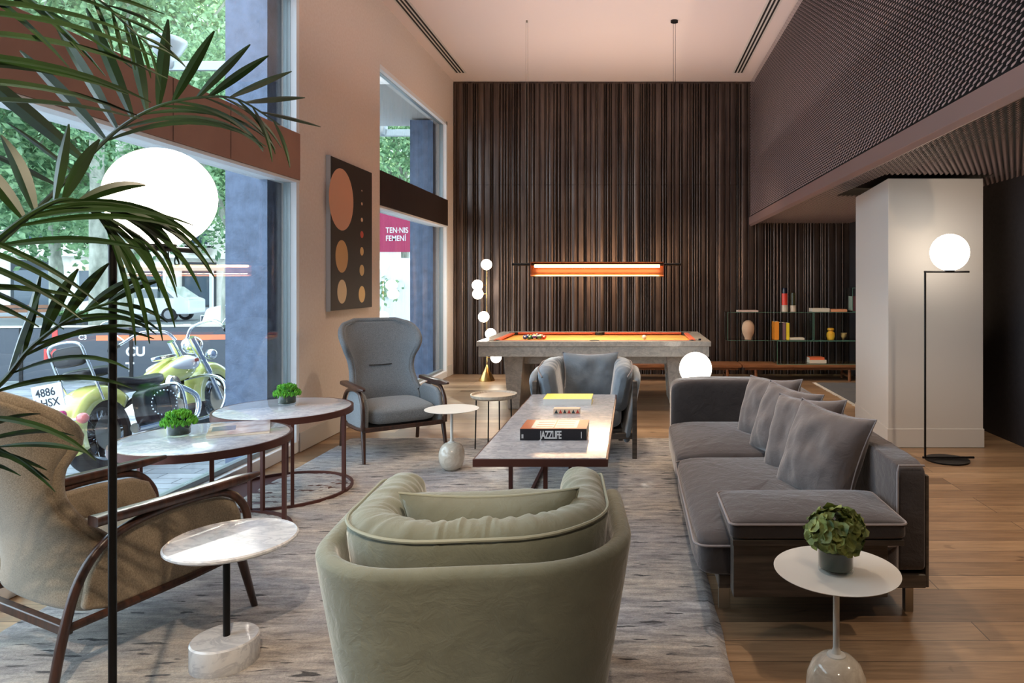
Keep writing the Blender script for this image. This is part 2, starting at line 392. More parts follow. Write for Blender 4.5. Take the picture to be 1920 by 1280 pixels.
# bulkhead with petal mesh: face, edge and soffit
ZS = 2.39; YA = -1.0
bk = bpy.data.objects.new('wall_bulkhead', None); C.objects.link(bk); bk['kind'] = 'structure'
MB().bb((XB+.06, YA, ZS+.07), (XR-.001, YB-.12, ZC-.001)).build('backing', M['dark'], bk, smooth=False)
e = MB(); e.prism([(XB-.03, ZS-.02), (XB+.0, ZS-.05), (XB+.09, ZS-.012), (XB+.09, ZS+.02), (XB-.005, ZS+.1), (XB-.03, ZS+.095)], YA, YB-.12); e.build('edge_trim', M['edge'], bk, smooth=False, bev=.003)
def petals(nm, o, U, V, Nn, nu, nv, pu, pv, skip=None):
    # lens shaped petals in a staggered lattice joined by thin strands, all one perforated sheet
    o, U, V, Nn = map(lambda q: np.array(q, float), (o, U, V, Nn)); K = 8
    a = np.arange(K)*2*PI/K
    ii, jj = np.meshgrid(np.arange(nu), np.arange(nv), indexing='ij'); ii = ii.ravel(); jj = jj.ravel()
    cu = ii*pu; cv = (jj+.5*(ii % 2))*pv
    cen = o+np.outer(cu, U)+np.outer(cv, V)
    if skip is not None: cen = cen[~skip(cen)]
    ring = np.array([U*math.cos(t)*pu*.43+V*math.sin(t)*pv*.37+Nn*(.006-.012*math.sin(t)) for t in a])
    mid = (Nn*.016-V*pv*.05)[None]; bot = -V*pv*.0
    loc = np.concatenate([ring, mid]); vs = (cen[:, None, :]+loc[None]).reshape(-1, 3); n = len(cen)
    tri = np.array([[k, (k+1) % K, K] for k in range(K)]); fs = (np.arange(n)[:, None, None]*(K+1)+tri[None]).reshape(-1, 3)
    me = bpy.data.meshes.new(nm); me.vertices.add(len(vs)); me.vertices.foreach_set('co', vs.ravel()); me.loops.add(fs.size); me.loops.foreach_set('vertex_index', fs.ravel().astype(np.int32))
    me.polygons.add(len(fs)); me.polygons.foreach_set('loop_start', np.arange(0, fs.size, 3, dtype=np.int32)); me.polygons.foreach_set('loop_total', np.full(len(fs), 3, dtype=np.int32))
    me.update(calc_edges=True); me.polygons.foreach_set('use_smooth', [True]*len(fs)); me.materials.append(M['petal'])
    ob = bpy.data.objects.new(nm, me); C.objects.link(ob); ob.parent = bk; return ob
pu = .042; pv = .047
petals('petal_face', (XB, YB-.16, ZS+.13), (0, -1, 0), (0, 0, 1), (-1, 0, 0), int((YB-.16-YA)/pu), int((ZC-ZS-.13)/pv), pu, pv)
petals('petal_soffit', (XB+.11, YB-.16, ZS+.012), (0, -1, 0), (1, 0, 0), (0, 0, -1), int((YB-.16-YA)/pu), int((XR-XB-.12)/pv), pu, pv,
       skip=lambda c: (c[:, 0] > 2.21) & (c[:, 1] > 5.98) & (c[:, 1] < 7.45) & (c[:, 0] < 3.14))
# pillar
pl = MB(); pl.prism([(2.25, 6.06), (3.09, 6.06), (3.09, 7.4), (2.40, 7.4)], 0.001, ZS-.02, 'z'); o = pl.build('wall_pillar', M['offwhite'], smooth=False, bev=.006); struct(o)
pl = MB(); pl.prism([(2.243, 6.052), (3.095, 6.052), (3.095, 7.40), (2.393, 7.40)], 0.002, .165, 'z'); struct(pl.build('baseboard_pillar', M['offwhite'], smooth=False, bev=.002))
# ------------------------------------------------------------------ rugs
def rug_mat(name, cs, sc=1., dashes=True):
    m, nt, b = newmat(name)
    n = nz(nt, 5*sc, (1, 5, 1), 7, .7, .4); n2 = nz(nt, .9*sc, (1, 1.6, 1), 3); n3 = nz(nt, 120, (1, 1, 1), 3, .8)
    c = ramp(nt, n.outputs[0], [(.28, cs[0]), (.45, cs[1]), (.62, cs[2]), (.78, cs[3])]).outputs[0]
    c2 = ramp(nt, n2.outputs[0], [(.35, (.82, .86, .98, 1)), (.65, (1.1, 1.02, .90, 1))]).outputs[0]
    c = mixc(nt, 1, c, c2, 'MULTIPLY')
    c = mixc(nt, .7, c, ramp(nt, n3.outputs[0], [(.3, (.55, .55, .55, 1)), (.7, (1.3, 1.3, 1.3, 1))]).outputs[0], 'MULTIPLY')
    if dashes:
        d = nz(nt, 5.5, (1, 6.5, 1), 1.5, .4, .15); dr = ramp(nt, d.outputs[0], [(.315, (1, 1, 1, 1)), (.34, (0, 0, 0, 1))])
        c = mixc(nt, dr.outputs[0], c, rgb(40, 36, 38))
    nt.links.new(c, b.inputs['Base Color']); b.inputs['Roughness'].default_value = .95; b.inputs['Specular IOR Level'].default_value = .1; b.inputs['Sheen Weight'].default_value = .3
    p = bump(nt, b, n.outputs[0], .55, .03); bump(nt, b, n3.outputs[0], .7, .008, p); return m
M['rug'] = rug_mat('grey_wool_rug', (rgb(74, 71, 71), rgb(146, 141, 138), rgb(186, 180, 173), rgb(226, 220, 212)))
def rugmesh(x0, x1, y0, y1, h, nx, ny):
    g = MB()
    def fn(u, v):
        x = x0+(x1-x0)*u; y = y0+(y1-y0)*v; ed = min(u*(x1-x0), (1-u)*(x1-x0), v*(y1-y0), (1-v)*(y1-y0))
        wob = noise.noise((x*3, y*3, 5))*.012*(1 if ed < .05 else 0)
        z = h+.005*noise.noise((x*4, y*18, 0))+.004*noise.noise((x*30, y*60, 3))
        z *= min(1, ed/.03+.05)
        return (x+(wob if u in (0., 1.) else 0), y+(wob if v in (0., 1.) else 0), max(z, .002))
    g.grid(fn, nx, ny); return g
tag(rugmesh(-2.62, .37, .9, 6.38, .02, 190, 300).build('area_rug', M['rug'], fix=False), 'large grey hand-woven wool rug under the seating group', 'rug')
M['rug2'] = rug_mat('charcoal_rug', (rgb(46, 44, 44), rgb(70, 68, 66), rgb(84, 80, 78), rgb(100, 96, 92)), 2, False)
r2 = thing('area_rug', 'charcoal rug with a pale fringe behind the sofa near the glass shelves', 'rug', (0, 0, 0))
rugmesh(2.64, 3.40, 7.5, 9.95, .012, 60, 90).build('pile', M['rug2'], r2, fix=False)
fr = MB()
for k in range(120):
    y = 7.5+2.45*k/119; fr.tube([(2.65, y, .008), (2.60+random.uniform(-.01, .01), y+random.uniform(-.012, .012), .005)], .002, 4)
fr.build('fringe', M['paper'], r2, smooth=False)
# ------------------------------------------------------------------ seating
def cat(xs, ys):
    xs = list(xs); ys = list(ys)
    def f(x):
        x = min(max(x, xs[0]), xs[-1]); i = 0
        while i < len(xs)-2 and x > xs[i+1]: i += 1
        t = (x-xs[i])/(xs[i+1]-xs[i]); p = [ys[max(i-1, 0)], ys[i], ys[i+1], ys[min(i+2, len(ys)-1)]]
        return .5*((2*p[1])+(-p[0]+p[2])*t+(2*p[0]-5*p[1]+4*p[2]-p[3])*t*t+(-p[0]+3*p[1]-3*p[2]+p[3])*t**3)
    return f
def spl(pts, n=6):   # smooth path through points
    ts = list(range(len(pts))); fs = [cat(ts, [p[k] for p in pts]) for k in range(3)]
    N = (len(pts)-1)*n; return [tuple(f(i/n) for f in fs) for i in range(N+1)]
def pillow_mb(w, h, t, seed=0, n=30):   # lies in xz plane, facing -Y
    g = MB()
    for s in (-1, 1):
        def fn(a, b):
            u = 2*a-1; v = 2*b-1
            f = ((1-abs(u)**2.6)*(1-abs(v)**2.6))**.55 if abs(u) < 1 and abs(v) < 1 else 0
            x = w/2*u*(1-.11*(1-v*v)*abs(u)**3); z = h/2*v*(1-.11*(1-u*u)*abs(v)**3)
            wr = noise.noise((x*9+seed*7, z*9, seed))*.02+noise.noise((x*26+seed, z*12, seed+3))*.007
            return (x, s*(t/2*f+wr*f), z)
        g.grid(fn, n, n)
    return g
def pipe_loop(w, h, n=16):
    pts = []
    for k in range(4*n):
        e, q = divmod(k, n); q = 2*q/n-1
        u, v = [(q, -1), (1, q), (-q, 1), (-1, -q)][e]
        pts.append((w/2*u*(1-.11*(1-v*v)*abs(u)**3), 0, h/2*v*(1-.11*(1-u*u)*abs(v)**3)))
    return pts
# --- wing chair
hw = cat([.26, .42, .54, .66, .76, .86, .95, 1.02, 1.06, 1.085], [.265, .275, .25, .235, .25, .292, .315, .30, .26, .16])
wd = cat([.26, .42, .54, .66, .78, .89, .97, 1.04, 1.085], [.06, .16, .10, .08, .12, .20, .17, .10, .03])
def wing_chair(name, label, fab, loc, rz):
    t = thing(name, label, 'armchair', loc, rz)
    def sh(off):
        def fn(a, b):
            u = 2*a-1; z = .24+.845*b**.96
            w_ = hw(z)+off; d = wd(z)
            x = w_*math.sin(u*1.35)/math.sin(1.35)
            y = .27+(z-.3)*.20+max(0, z-.5)*.24+off - d*abs(u)**2.2 - .03*(1-abs(u)**2)*(0 if off else 1)*(1 if .35 < z < .75 else 0)*.0
            return (x, y, z+off*.25*(1 if b == 1 else 0))
        return fn
    g = MB(); n, m = 26, 34
    a, b_ = sh(0), sh(.05)
    g.grid(a, n, m); g.grid(b_, n, m)
    for k in range(n-1):     # close the rim
        p = [a(k/(n-1), 1), a((k+1)/(n-1), 1), b_((k+1)/(n-1), 1), b_(k/(n-1), 1)]; g.add(p, [(0, 1, 2, 3)])
        p = [a(k/(n-1), 0), a((k+1)/(n-1), 0), b_((k+1)/(n-1), 0), b_(k/(n-1), 0)]; g.add(p, [(3, 2, 1, 0)])
    for k in range(m-1):
        for q in (0, 1):
            p = [a(q, k/(m-1)), a(q, (k+1)/(m-1)), b_(q, (k+1)/(m-1)), b_(q, k/(m-1))]; g.add(p, [(0, 1, 2, 3)])
    g.build('backrest', fab, t, sub=1)
    rim = [tuple((Vector(a(q, k/30))+Vector(b_(q, k/30)))/2) for q, ks in ((0, range(8, 31)),) for k in ks]
    rim += [tuple((Vector(a(k/20, 1))+Vector(b_(k/20, 1)))/2) for k in range(1, 20)]
    rim += [tuple((Vector(a(1, k/30))+Vector(b_(1, k/30)))/2) for k in range(30, 7, -1)]
    MB().tube(rim, .024, 10).build('padded_rim', fab, t)
    def cr(q):
        q = q.copy(); r = max(0, 1-(q.x/.27)**2)*max(0, 1-(q.y/.29)**2)
        if q.z > 0: q.z += .025*r
        return q
    MB().superq((0, -.04, .355), (.55, .62, .15), .35, .45, 44, 20, fn=cr).build('seat_cushion', fab, t)
    MB().superq((0, -.02, .275), (.54, .58, .06), .3, .5, 32, 10).build('seat_base', M['dark'], t)
    out = [(-.31, .25), (-.325, .34), (-.322, .43), (-.29, .50), (-.22, .535), (-.08, .545), (.1, .54), (.17, .505), (.22, .46), (.26, .38), (.28, .26), (.2, .235), (-.1, .24)]
    for s in (-1, 1):
        p = MB(); p.prism(out, s*.285, s*.325, 'x'); p.build('side_panel', fab, t, bev=.015)
        arch = spl([(.375, 0), (.345, .2), (.29, .38), (.20, .495), (.06, .54), (-.12, .556), (-.25, .535), (-.325, .46), (-.338, .36), (-.33, .26)])if False else spl([(s*.335, y, z) for y, z in ((.385, 0), (.35, .2), (.30, .38), (.21, .495), (.06, .545), (-.12, .558), (-.25, .54), (-.325, .46), (-.342, .36), (-.335, .262))])
        MB().tube(arch, .0165, 10).build('arch_frame', M['walnut'], t)
        MB().tube([(s*.325, -.30, .30), (s*.335, -.375, 0)], [.021, .013], 10).build('leg', M['walnut'], t)
        MB().tube([(s*.325, -.33, .262), (s*.325, -.1, .24), (s*.325, .34, .22)], .016, 8).build('side_rail', M['walnut'], t)
        ar = MB()
        def af(u, v, s=s):
            y = .26-.65*u; w_ = .034*(1-.25*u)*(1 if u < .93 else (1-(u-.93)/.07*.6)); th = .019*(1 if u < .85 else 1-(u-.85)/.15*.55)
            c = 2*PI*v; sg = lambda q, p: math.copysign(abs(q)**p, q)
            return (s*.34+w_*sg(math.cos(c), .5), y, .578+.012*u*u+th*sg(math.sin(c), .5))
        ar.grid(af, 24, 20, cv=True)
        ar.add([af(0, k/20) for k in range(20)], [tuple(range(20))]); ar.add([af(1, k/20) for k in range(20)], [tuple(range(20))])
        ar.build('armrest', M['walnut'], t)
    MB().bar([(-.33, -.325, .262), (.33, -.325, .262)], .03, .035).bar([(-.33, .33, .215), (.33, .33, .215)], .03, .035).build('cross_rail', M['walnut'], t, bev=.004)
    MB().tube([(-.10, .382, .70), (0, .390, .696), (.10, .382, .70)], .004, 6).build('back_seam', M['dark'], t)
    return t
wing_chair('wing_chair', 'high-backed grey wing chair with dark wood arms facing the room by the window wall', M['tweed'], (-2.06, 5.92, .012), .62)
wing_chair('wing_chair', 'warm-lit tweed wing chair seen from behind, shaded by the palm, cut by the left edge', M['tan'], (-2.14, 2.86, .012), PI-.444)
# --- velvet tub armchair
def tub_chair(name, label, vel, pip, loc, rz, pil, pillow_label, pil_rot):
    t = thing(name, label, 'armchair', loc, rz)
    def sweep(path, sec, fn):
        g = MB(); n = len(path); m = len(sec)
        vs = [fn(p, s, i/(n-1)) for i, p in enumerate(path) for s in sec]
        fs = [(i*m+k, i*m+(k+1) % m, (i+1)*m+(k+1) % m, (i+1)*m+k) for i in range(n-1) for k in range(m)]
        fs += [tuple(range(m))[::-1], tuple((n-1)*m+k for k in range(m))]; return g.add(vs, fs)
    ph = upath(.86, .82, .27, 10)
    def fshell(p, s, q):
        x, y, nx, ny = p; o, z = s; e = min(q, 1-q); k = 1-max(0, (.05-e)/.05)**2*.35
        o2 = o*k - max(0, .66-z)*.17 ; zz = .14+(z-.14)*(1-max(0, (.10-e)/.10)**2*.10)
        return (x+nx*o2, y+ny*o2, zz)
    sweep(ph, rsec(.06, .13, .695, .029, 6), fshell).build('outer_shell', vel, t, sub=1)
    pb = upath(.635, .70, .22, 10)
    ex = []
    for i in range(len(pb)-1):
        a, b_ = pb[i], pb[i+1]
        for k in range(3): ex.append(tuple(a[j]+(b_[j]-a[j])*k/3 for j in range(4)))
    ex.append(pb[-1]); pb = ex
    def fb(p, s, q, raw=False):
        x, y, nx, ny = p; o, z = s; e = min(q, 1-q)
        k = (1-max(0, (.06-e)/.06)**2.2)**.5 if e < .06 else 1; k = max(k, .35)
        zc = .56; z2 = zc+(z-zc)*(.55+.45*k); z2 += .02*(1 if z > zc else 0)*(1-min(1, e/.3))*-1
        top = max(0, min(1, (z-.70)/.05)); wr = (noise.noise((q*95, o*9, 0))*.006+noise.noise((q*40, o*12, 4))*.005)*(top+(.15 if o < 0 else 0))*(0 if raw else 1)
        o2 = o*k+wr*(.3 if o > 0 else -1)+min(0, z-.66)*.17
        return (x+nx*o2, y+ny*o2-.055, z2+wr*(1 if z > zc else 0))
    sec = rsec(.155, .37, .775, .068, 6)
    sweep(pb, sec, fb).build('back_bolster', vel, t, sub=1)
    pt = [fb(p, (.070, .748), i/(len(pb)-1), True) for i, p in enumerate(pb)]
    pt = [(Vector(q)+Vector((p[2], p[3], 0))*.004)for q, p in zip(pt, pb)]
    MB().tube(pt, .0055, 6).build('piping', pip, t)
    def cr(q):
        q = q.copy(); r = max(0, 1-(q.x/.29)**2)*max(0, 1-(q.y/.33)**2)
        if q.z > 0: q.z += .03*r+noise.noise((q.x*14, q.y*5, 1))*.006
        return q
    MB().superq((0, -.10, .335), (.60, .66, .19), .3, .5, 60, 26, fn=cr).build('seat_cushion', vel, t)
    MB().superq((0, -.10, .315), (.607, .667, .012), .3, .9, 60, 8).build('seat_piping', pip, t)
    MB().bb((-.30, -.33, .18), (.30, .30, .235)).build('seat_base', M['darkoak'], t, smooth=False, bev=.01)
    for s in (-1, 1):
        MB().bb((s*.405-.019, -.41, 0), (s*.405+.019, -.35, .64)).build('leg', M['darkoak'], t, smooth=False, bev=.006)
        MB().bb((s*.30-.02, .26, 0), (s*.30+.02, .31, .2)).build('leg', M['darkoak'], t, smooth=False, bev=.006)
    MB().bb((-.40, -.395, .165), (.40, -.36, .215)).build('front_rail', M['darkoak'], t, smooth=False, bev=.004)
    p = thing('throw_pillow', pillow_label, 'pillow', (0, 0, 0)); mt = Matrix.Translation(Vector(loc)) @ RZ(rz) @ pil_rot
    p.matrix_world = mt; p.location = mt.translation; p.rotation_euler = mt.to_euler()
    pillow_mb(*pil).build('cushion_cover', vel, p); MB().tube(pipe_loop(pil[0], pil[1]), .004, 6, closed=True).build('piping', pip, p)
    return t
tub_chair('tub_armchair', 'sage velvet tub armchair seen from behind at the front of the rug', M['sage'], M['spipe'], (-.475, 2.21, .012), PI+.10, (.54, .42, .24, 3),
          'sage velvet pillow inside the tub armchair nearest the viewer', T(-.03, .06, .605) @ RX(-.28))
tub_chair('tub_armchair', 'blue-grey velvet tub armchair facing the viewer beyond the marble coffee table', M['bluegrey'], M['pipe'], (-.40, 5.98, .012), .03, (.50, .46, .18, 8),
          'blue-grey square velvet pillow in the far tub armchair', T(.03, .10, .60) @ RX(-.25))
# --- sofa
S0 = Vector((.8, 4.2, 0))
sofa = thing('sofa', 'long charcoal velvet sofa with low upholstered near arm along the rug edge', 'sofa', S0)
def sb(mb, name, m, **k):
    mb.v = [tuple(Vector(v)-S0) for v in mb.v]; return mb.build(name, m, sofa, **k)
sb(MB().bb((.37, 2.96, .135), (1.265, 5.56, .195)), 'base_frame', M['darkoak'], smooth=False, bev=.006)
sb(MB().bb((1.262, 2.96, .14), (1.276, 5.56, .62)), 'back_board', M['darkoak'], smooth=False, bev=.003)
sb(MB().bb((.41, 2.80, .17), (1.04, 2.885, .405)), 'end_panel', M['darkoak'], smooth=False, bev=.004)
sb(MB().bb((.40, 2.745, .40), (1.085, 3.15, .424)), 'arm_board', M['darkoak'], smooth=False, bev=.003)
def ccush(x0, x1, y0, y1, z0, z1, crown, wr, seed, e=.16, nn=(90, 26), e2=.24):
    c = ((x0+x1)/2, (y0+y1)/2, (z0+z1)/2); s = (x1-x0, y1-y0, z1-z0)
    def fn(q):
        q = q.copy(); u = q.x/s[0]*2; v = q.y/s[1]*2; r = max(0, 1-u*u)**.6*max(0, 1-v*v)**.6
        if q.z > 0: q.z += crown*r
        d = noise.noise((q.x*5+seed, q.y*16, seed))*wr+noise.noise((q.x*3, q.y*40, seed+2))*wr*.5
        q.z += d*(1 if q.z > 0 else 0); q.x += d*.6
        return q
    return MB().superq(c, s, e, e2, nn[0], nn[1], fn=fn)
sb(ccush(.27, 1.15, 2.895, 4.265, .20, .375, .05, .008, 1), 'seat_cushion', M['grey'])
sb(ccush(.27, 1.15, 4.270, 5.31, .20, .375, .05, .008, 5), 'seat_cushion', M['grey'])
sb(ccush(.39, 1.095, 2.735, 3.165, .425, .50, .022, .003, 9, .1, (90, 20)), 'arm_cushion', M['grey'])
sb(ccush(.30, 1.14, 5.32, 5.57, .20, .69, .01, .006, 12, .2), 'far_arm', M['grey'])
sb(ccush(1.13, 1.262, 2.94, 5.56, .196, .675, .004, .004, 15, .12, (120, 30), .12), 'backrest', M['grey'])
pp = MB()
def rect_loop(x0, x1, y0, y1, z, r=.03):
    pts = []
    for cx, cy, a0 in ((x1-r, y1-r, 0), (x0+r, y1-r, PI/2), (x0+r, y0+r, PI), (x1-r, y0+r, 3*PI/2)):
        for k in range(5): a = a0+PI/2*k/4; pts.append((cx+r*math.cos(a), cy+r*math.sin(a), z))
    return pts
pp.tube(rect_loop(.388, 1.097, 2.733, 3.167, .489), .005, 6, closed=True)
pp.tube([(1.133, 2.945, .21), (1.132, 2.94, .64), (1.14, 2.945, .668), (1.25, 2.945, .668)], .005, 6)
pp.tube(rect_loop(.262, 1.14, 2.888, 4.27, .345, .06), .005, 6, closed=True)
sb(pp, 'piping', M['pipe'])
for x, y in ((.41, 3.05), (1.22, 3.05), (.41, 5.45), (1.22, 5.45)):
    z0 = .02 if (x < .5) else .0
    sb(MB().bb((x-.03, y-.008, 0.013), (x+.022, y+.008, .137)), 'leg', M['steel'], smooth=False, bev=.002) if x < .5 else sb(MB().bb((x-.018, y-.018, 0.0), (x+.018, y+.018, .137)), 'leg', M['steel'], smooth=False, bev=.002)
labs = ['grey velvet sofa pillow nearest the viewer, beside the low arm', 'second grey velvet sofa pillow from the near arm', 'third grey velvet sofa pillow from the near arm', 'farthest grey velvet sofa pillow beside the far arm']
for k, (x, y, s) in enumerate(((.955, 3.46, 1.), (.955, 3.86, .97), (.945, 4.28, .96), (.93, 4.72, .97))):
    p = thing('sofa_pillow', labs[k], 'pillow', (x, y, .59-.004*k), 0, 'pillows on the grey sofa')
    p.rotation_euler = (Matrix.Rotation(-PI/2+.50+.05*(k % 2), 3, 'Z') @ Matrix.Rotation(-.36, 3, 'X') @ Matrix.Rotation(.06*(-1)**k, 3, 'Y')).to_euler()
    pillow_mb(.52*s, .48*s, .21, 20+k).build('cushion_cover', M['greyp'], p)
    MB().tube(pipe_loop(.52*s, .48*s), .004, 6, closed=True).build('piping', M['pipe'], p)
# ------------------------------------------------------------------ tables
ct = thing('coffee_table', 'long rectangular marble-topped coffee table on bronze legs between sofa and wing chair', 'coffee table', (-.47, 4.5, 0))
def cl(mb, name, m, par=ct, o=Vector((-.47, 4.5, 0)), **k):
    mb.v = [tuple(Vector(v)-o) for v in mb.v]; return mb.build(name, m, par, **k)
cl(MB().bb((-.80, 3.495, .54), (-.135, 5.495, .56)), 'marble_top', M['marble'], smooth=False, bev=.002)
fm = MB(); fm.bb((-.81, 3.485, .518), (-.125, 3.494, .556)); fm.bb((-.81, 5.496, .518), (-.125, 5.505, .556)); fm.bb((-.81, 3.494, .518), (-.801, 5.496, .556)); fm.bb((-.134, 3.494, .518), (-.125, 5.496, .556)); fm.bb((-.80, 3.495, .518), (-.135, 5.495, .539))
cl(fm, 'top_frame', M['bronze'], smooth=False)
for x, y in ((-.69, 3.9), (-.455, 3.6), (-.455, 5.02), (-.205, 5.40)):
    cl(MB().bb((x-.011, y-.011, .016), (x+.011, y+.011, .52)), 'leg', M['bronze'], smooth=False)
cl(MB().bb((-.466, 3.6, .016), (-.444, 5.02, .038)), 'floor_bar', M['bronze'], smooth=False)
cl(MB().bb((-.70, 3.9, .016), (-.68, 5.40, .038)).bb((-.70, 5.39, .016), (-.194, 5.412, .038)), 'floor_bar', M['bronze'], smooth=False)
MB0 = M['marble']
def oval_table(loc, label, angs):
    t = thing('round_table', label, 'table', loc, 0, 'round marble tables by the window')
    MB().lathe([(0.0, .565), (.425, .565), (.427, .585), (.423, .588), (0.0, .588)], n=72).build('marble_top', M['marble'], t)
    MB().lathe([(.428, .545), (.442, .545), (.442, .587), (.428, .587), (.428, .545)], n=72).build('rim', M['bronze'], t)
    MB().lathe([(.424, .016), (.442, .016), (.442, .034), (.424, .034), (.424, .016)], n=72).build('floor_ring', M['bronze'], t)
    for a in angs:
        x, y = .433*math.cos(a), .433*math.sin(a)
        MB().box((x, y, .29), (.02, .02, .54), (0, 0, a)).build('leg', M['bronze'], t, smooth=False)
    return t
oval_table((-2.40, 4.745, 0.002), 'round grey marble table with bronze rim closest to the pier wall', (-.12, -1.0, 2.0, 3.5, .9))
oval_table((-2.395, 3.855, 0.002), 'round grey marble table with bronze rim holding the magazine', (.05, -.95, 2.95, 1.35, 1.55))
ms = thing('marble_side_table', 'small round white marble side table with off-centre black stem beside warm-lit wing chair', 'side table', (-1.54, 2.60, .014))
MB().lathe([(0, 0), (.113, 0), (.117, .006), (.117, .094), (.112, .100), (0, .100)], (0, 0, 0), 56).build('base', M['wmarble'], ms)
MB().tube([(.0, .01, .098), (.0, .01, .44)], .0125, 14).build('stem', M['black'], ms)
MB().lathe([(0, .436), (.222, .436), (.230, .443), (.230, .450), (.224, .455), (.221, .450), (0, .450)], (.0, .05, 0), 72).build('table_top', M['wmarble'], ms)
M['eggm'] = marble('ivory_marble', rgb(222, 214, 200), rgb(196, 184, 166), .12, 5.)
M['creamtop'] = P('cream_powdercoat', rgb(214, 212, 206), .45)
def lato(loc, label, h, eggm, topm):
    t = thing('egg_base_table', label, 'side table', loc, 0, 'egg-base side tables')
    MB().lathe([(.001, 0), (.045, .002), (.078, .03), (.095, .075), (.099, .11), (.094, .15), (.078, .185), (.055, .205), (.03, .214), (.001, .216)], n=48).build('egg_base', eggm, t)
    MB().lathe([(.032, .212), (.030, .217), (.016, .222), (.0105, .24), (.0105, h-.02), (.02, h-.006), (.001, h-.005)], n=28).build('stem', topm, t)
    MB().lathe([(.001, h-.006), (.19, h-.006), (.203, h-.002), (.204, h), (.001, h)], n=72).build('table_top', topm, t)
lato((-1.385, 5.27, .016), 'small white round side table with an ivory egg base beside the grey wing chair', .47, M['eggm'], M['creamtop'])
lato((.677, 2.286, 0), 'small pale round side table with a glossy egg base in the right foreground', .50, M['eggm'], M['creamtop'])
tt = thing('tray_table', 'small round tray-top table on thin black legs beside the coffee table', 'side table', (-1.21, 6.0, .012))
M['ash'] = NM('pale_ash_wood', rgb(178, 162, 144), rgb(206, 192, 174), 8, (1, 12, 1), .5)
MB().lathe([(.001, .435), (.175, .435), (.196, .45), (.200, .472), (.192, .472), (.186, .455), (.001, .452)], n=60).build('tray_top', M['ash'], tt)
for a in (.5, 2.07, 3.64, 5.21): MB().tube([(.155*math.cos(a), .155*math.sin(a), .436), (.165*math.cos(a), .165*math.sin(a), 0)], .006, 8).build('leg', M['black'], tt)
# ------------------------------------------------------------------ things on the tables
def bk_(name, label, cat_, loc, w, d, h, cover, spine, rz=0, pages=None, group=None):
    t = thing(name, label, cat_, loc, rz, group)
    MB().bb((-w/2+.003, -d/2+.004, .003), (w/2-.003, d/2-.003, h-.003)).build('pages', pages or M['paper'], t, smooth=False)
    MB().bb((-w/2, -d/2, h-.003), (w/2, d/2, h)).bb((-w/2, -d/2, 0), (w/2, d/2, .003)).build('cover', cover, t, smooth=False)
    MB().bb((-w/2, -d/2-.001, 0), (w/2, -d/2+.004, h)).build('spine', spine, t, smooth=False)
    return t
M['jz_b'] = P('black_book_cloth', rgb(30, 30, 36), .35); M['jz_o'] = P('rust_cover', rgb(176, 86, 48), .3); M['letw'] = P('silver_lettering', rgb(214, 214, 214), .5)
b1 = bk_('jazz_book', 'thick black-spined book lettered JAZZLIFE on the coffee table', 'book', (-.448, 4.02, .5605), .376, .26, .064, M['jz_o'], M['jz_b'])
text('spine_title', 'JAZZLIFE', .062, M['letw'], b1, T(-.075, -.1312, .0095) @ RX(PI/2), .0004, .0016, .56, space=.88)
text('spine_author', 'III', .03, M['letw'], b1, T(-.18, -.1312, .012) @ RX(PI/2), .0004, .001, .5)
text('spine_mark', 'I', .05, M['letw'], b1, T(.155, -.1312, .012) @ RX(PI/2), .0004, .001, .6)
cv = MB(); cv.bb((-.13, -.105, .0642), (.13, .11, .0647)); cv.build('cover_photo', P('cover_photo_paper', rgb(220, 214, 206), .25), b1, smooth=False)
cv = MB()
for k in range(3): cv.bb((-.105+.0*k, -.075+.06*k, .0648), (-.01, -.062+.06*k, .0652)); cv.bb((.01, -.06+.06*k, .0648), (.11, -.045+.06*k, .0652))
cv.bb((-.004, -.105, .0648), (.004, .11, .0652)); cv.build('cover_stripes', M['jz_o'], b1, smooth=False)
M['yel'] = NM('yellow_cover', rgb(238, 214, 40), rgb(246, 226, 96), 60, rough=.45)
b2 = bk_('yellow_book', 'white book with a yellow patterned cover at the far end of the coffee table', 'book', (-.475, 5.12, .5605), .352, .25, .045, M['yel'], M['white'])
dk = thing('tile_box', 'box of patterned playing-card tiles between the two books on the coffee table', 'box', (-.448, 4.70, .5605))
MB().bb((-.09, -.03, 0), (.09, .03, .035)).build('box_body', P('tile_box_body', rgb(224, 196, 170), .5), dk, smooth=False, bev=.002)
for k in range(6):
    MB().prism([(-.082+.029*k, .004), (-.058+.029*k, .004), (-.07+.029*k, .03)], -.0312, -.0304, 'y').build('tile_mark', P('tile_red', rgb(196, 70, 56), .5) if k % 2 else P('tile_teal', rgb(40, 60, 62), .5), dk, smooth=False)
mg = thing('magazine', 'glossy magazine in a clear sleeve on the near round marble table', 'magazine', (-2.30, 4.03, .5905), .48)
M['magp'] = NM('magazine_cover', rgb(150, 128, 120), rgb(200, 190, 184), 9, rough=.12, detail=2)
MB().bb((-.155, -.185, 0), (.155, .185, .012)).build('pages', M['paper'], mg, smooth=False); MB().bb((-.157, -.187, .0121), (.157, .187, .0135)).build('cover', M['magp'], mg, smooth=False)
MB().bb((-.14, -.06, .0136), (-.02, .08, .0139)).build('cover_picture', P('cover_blue', rgb(70, 92, 120), .15), mg, smooth=False)
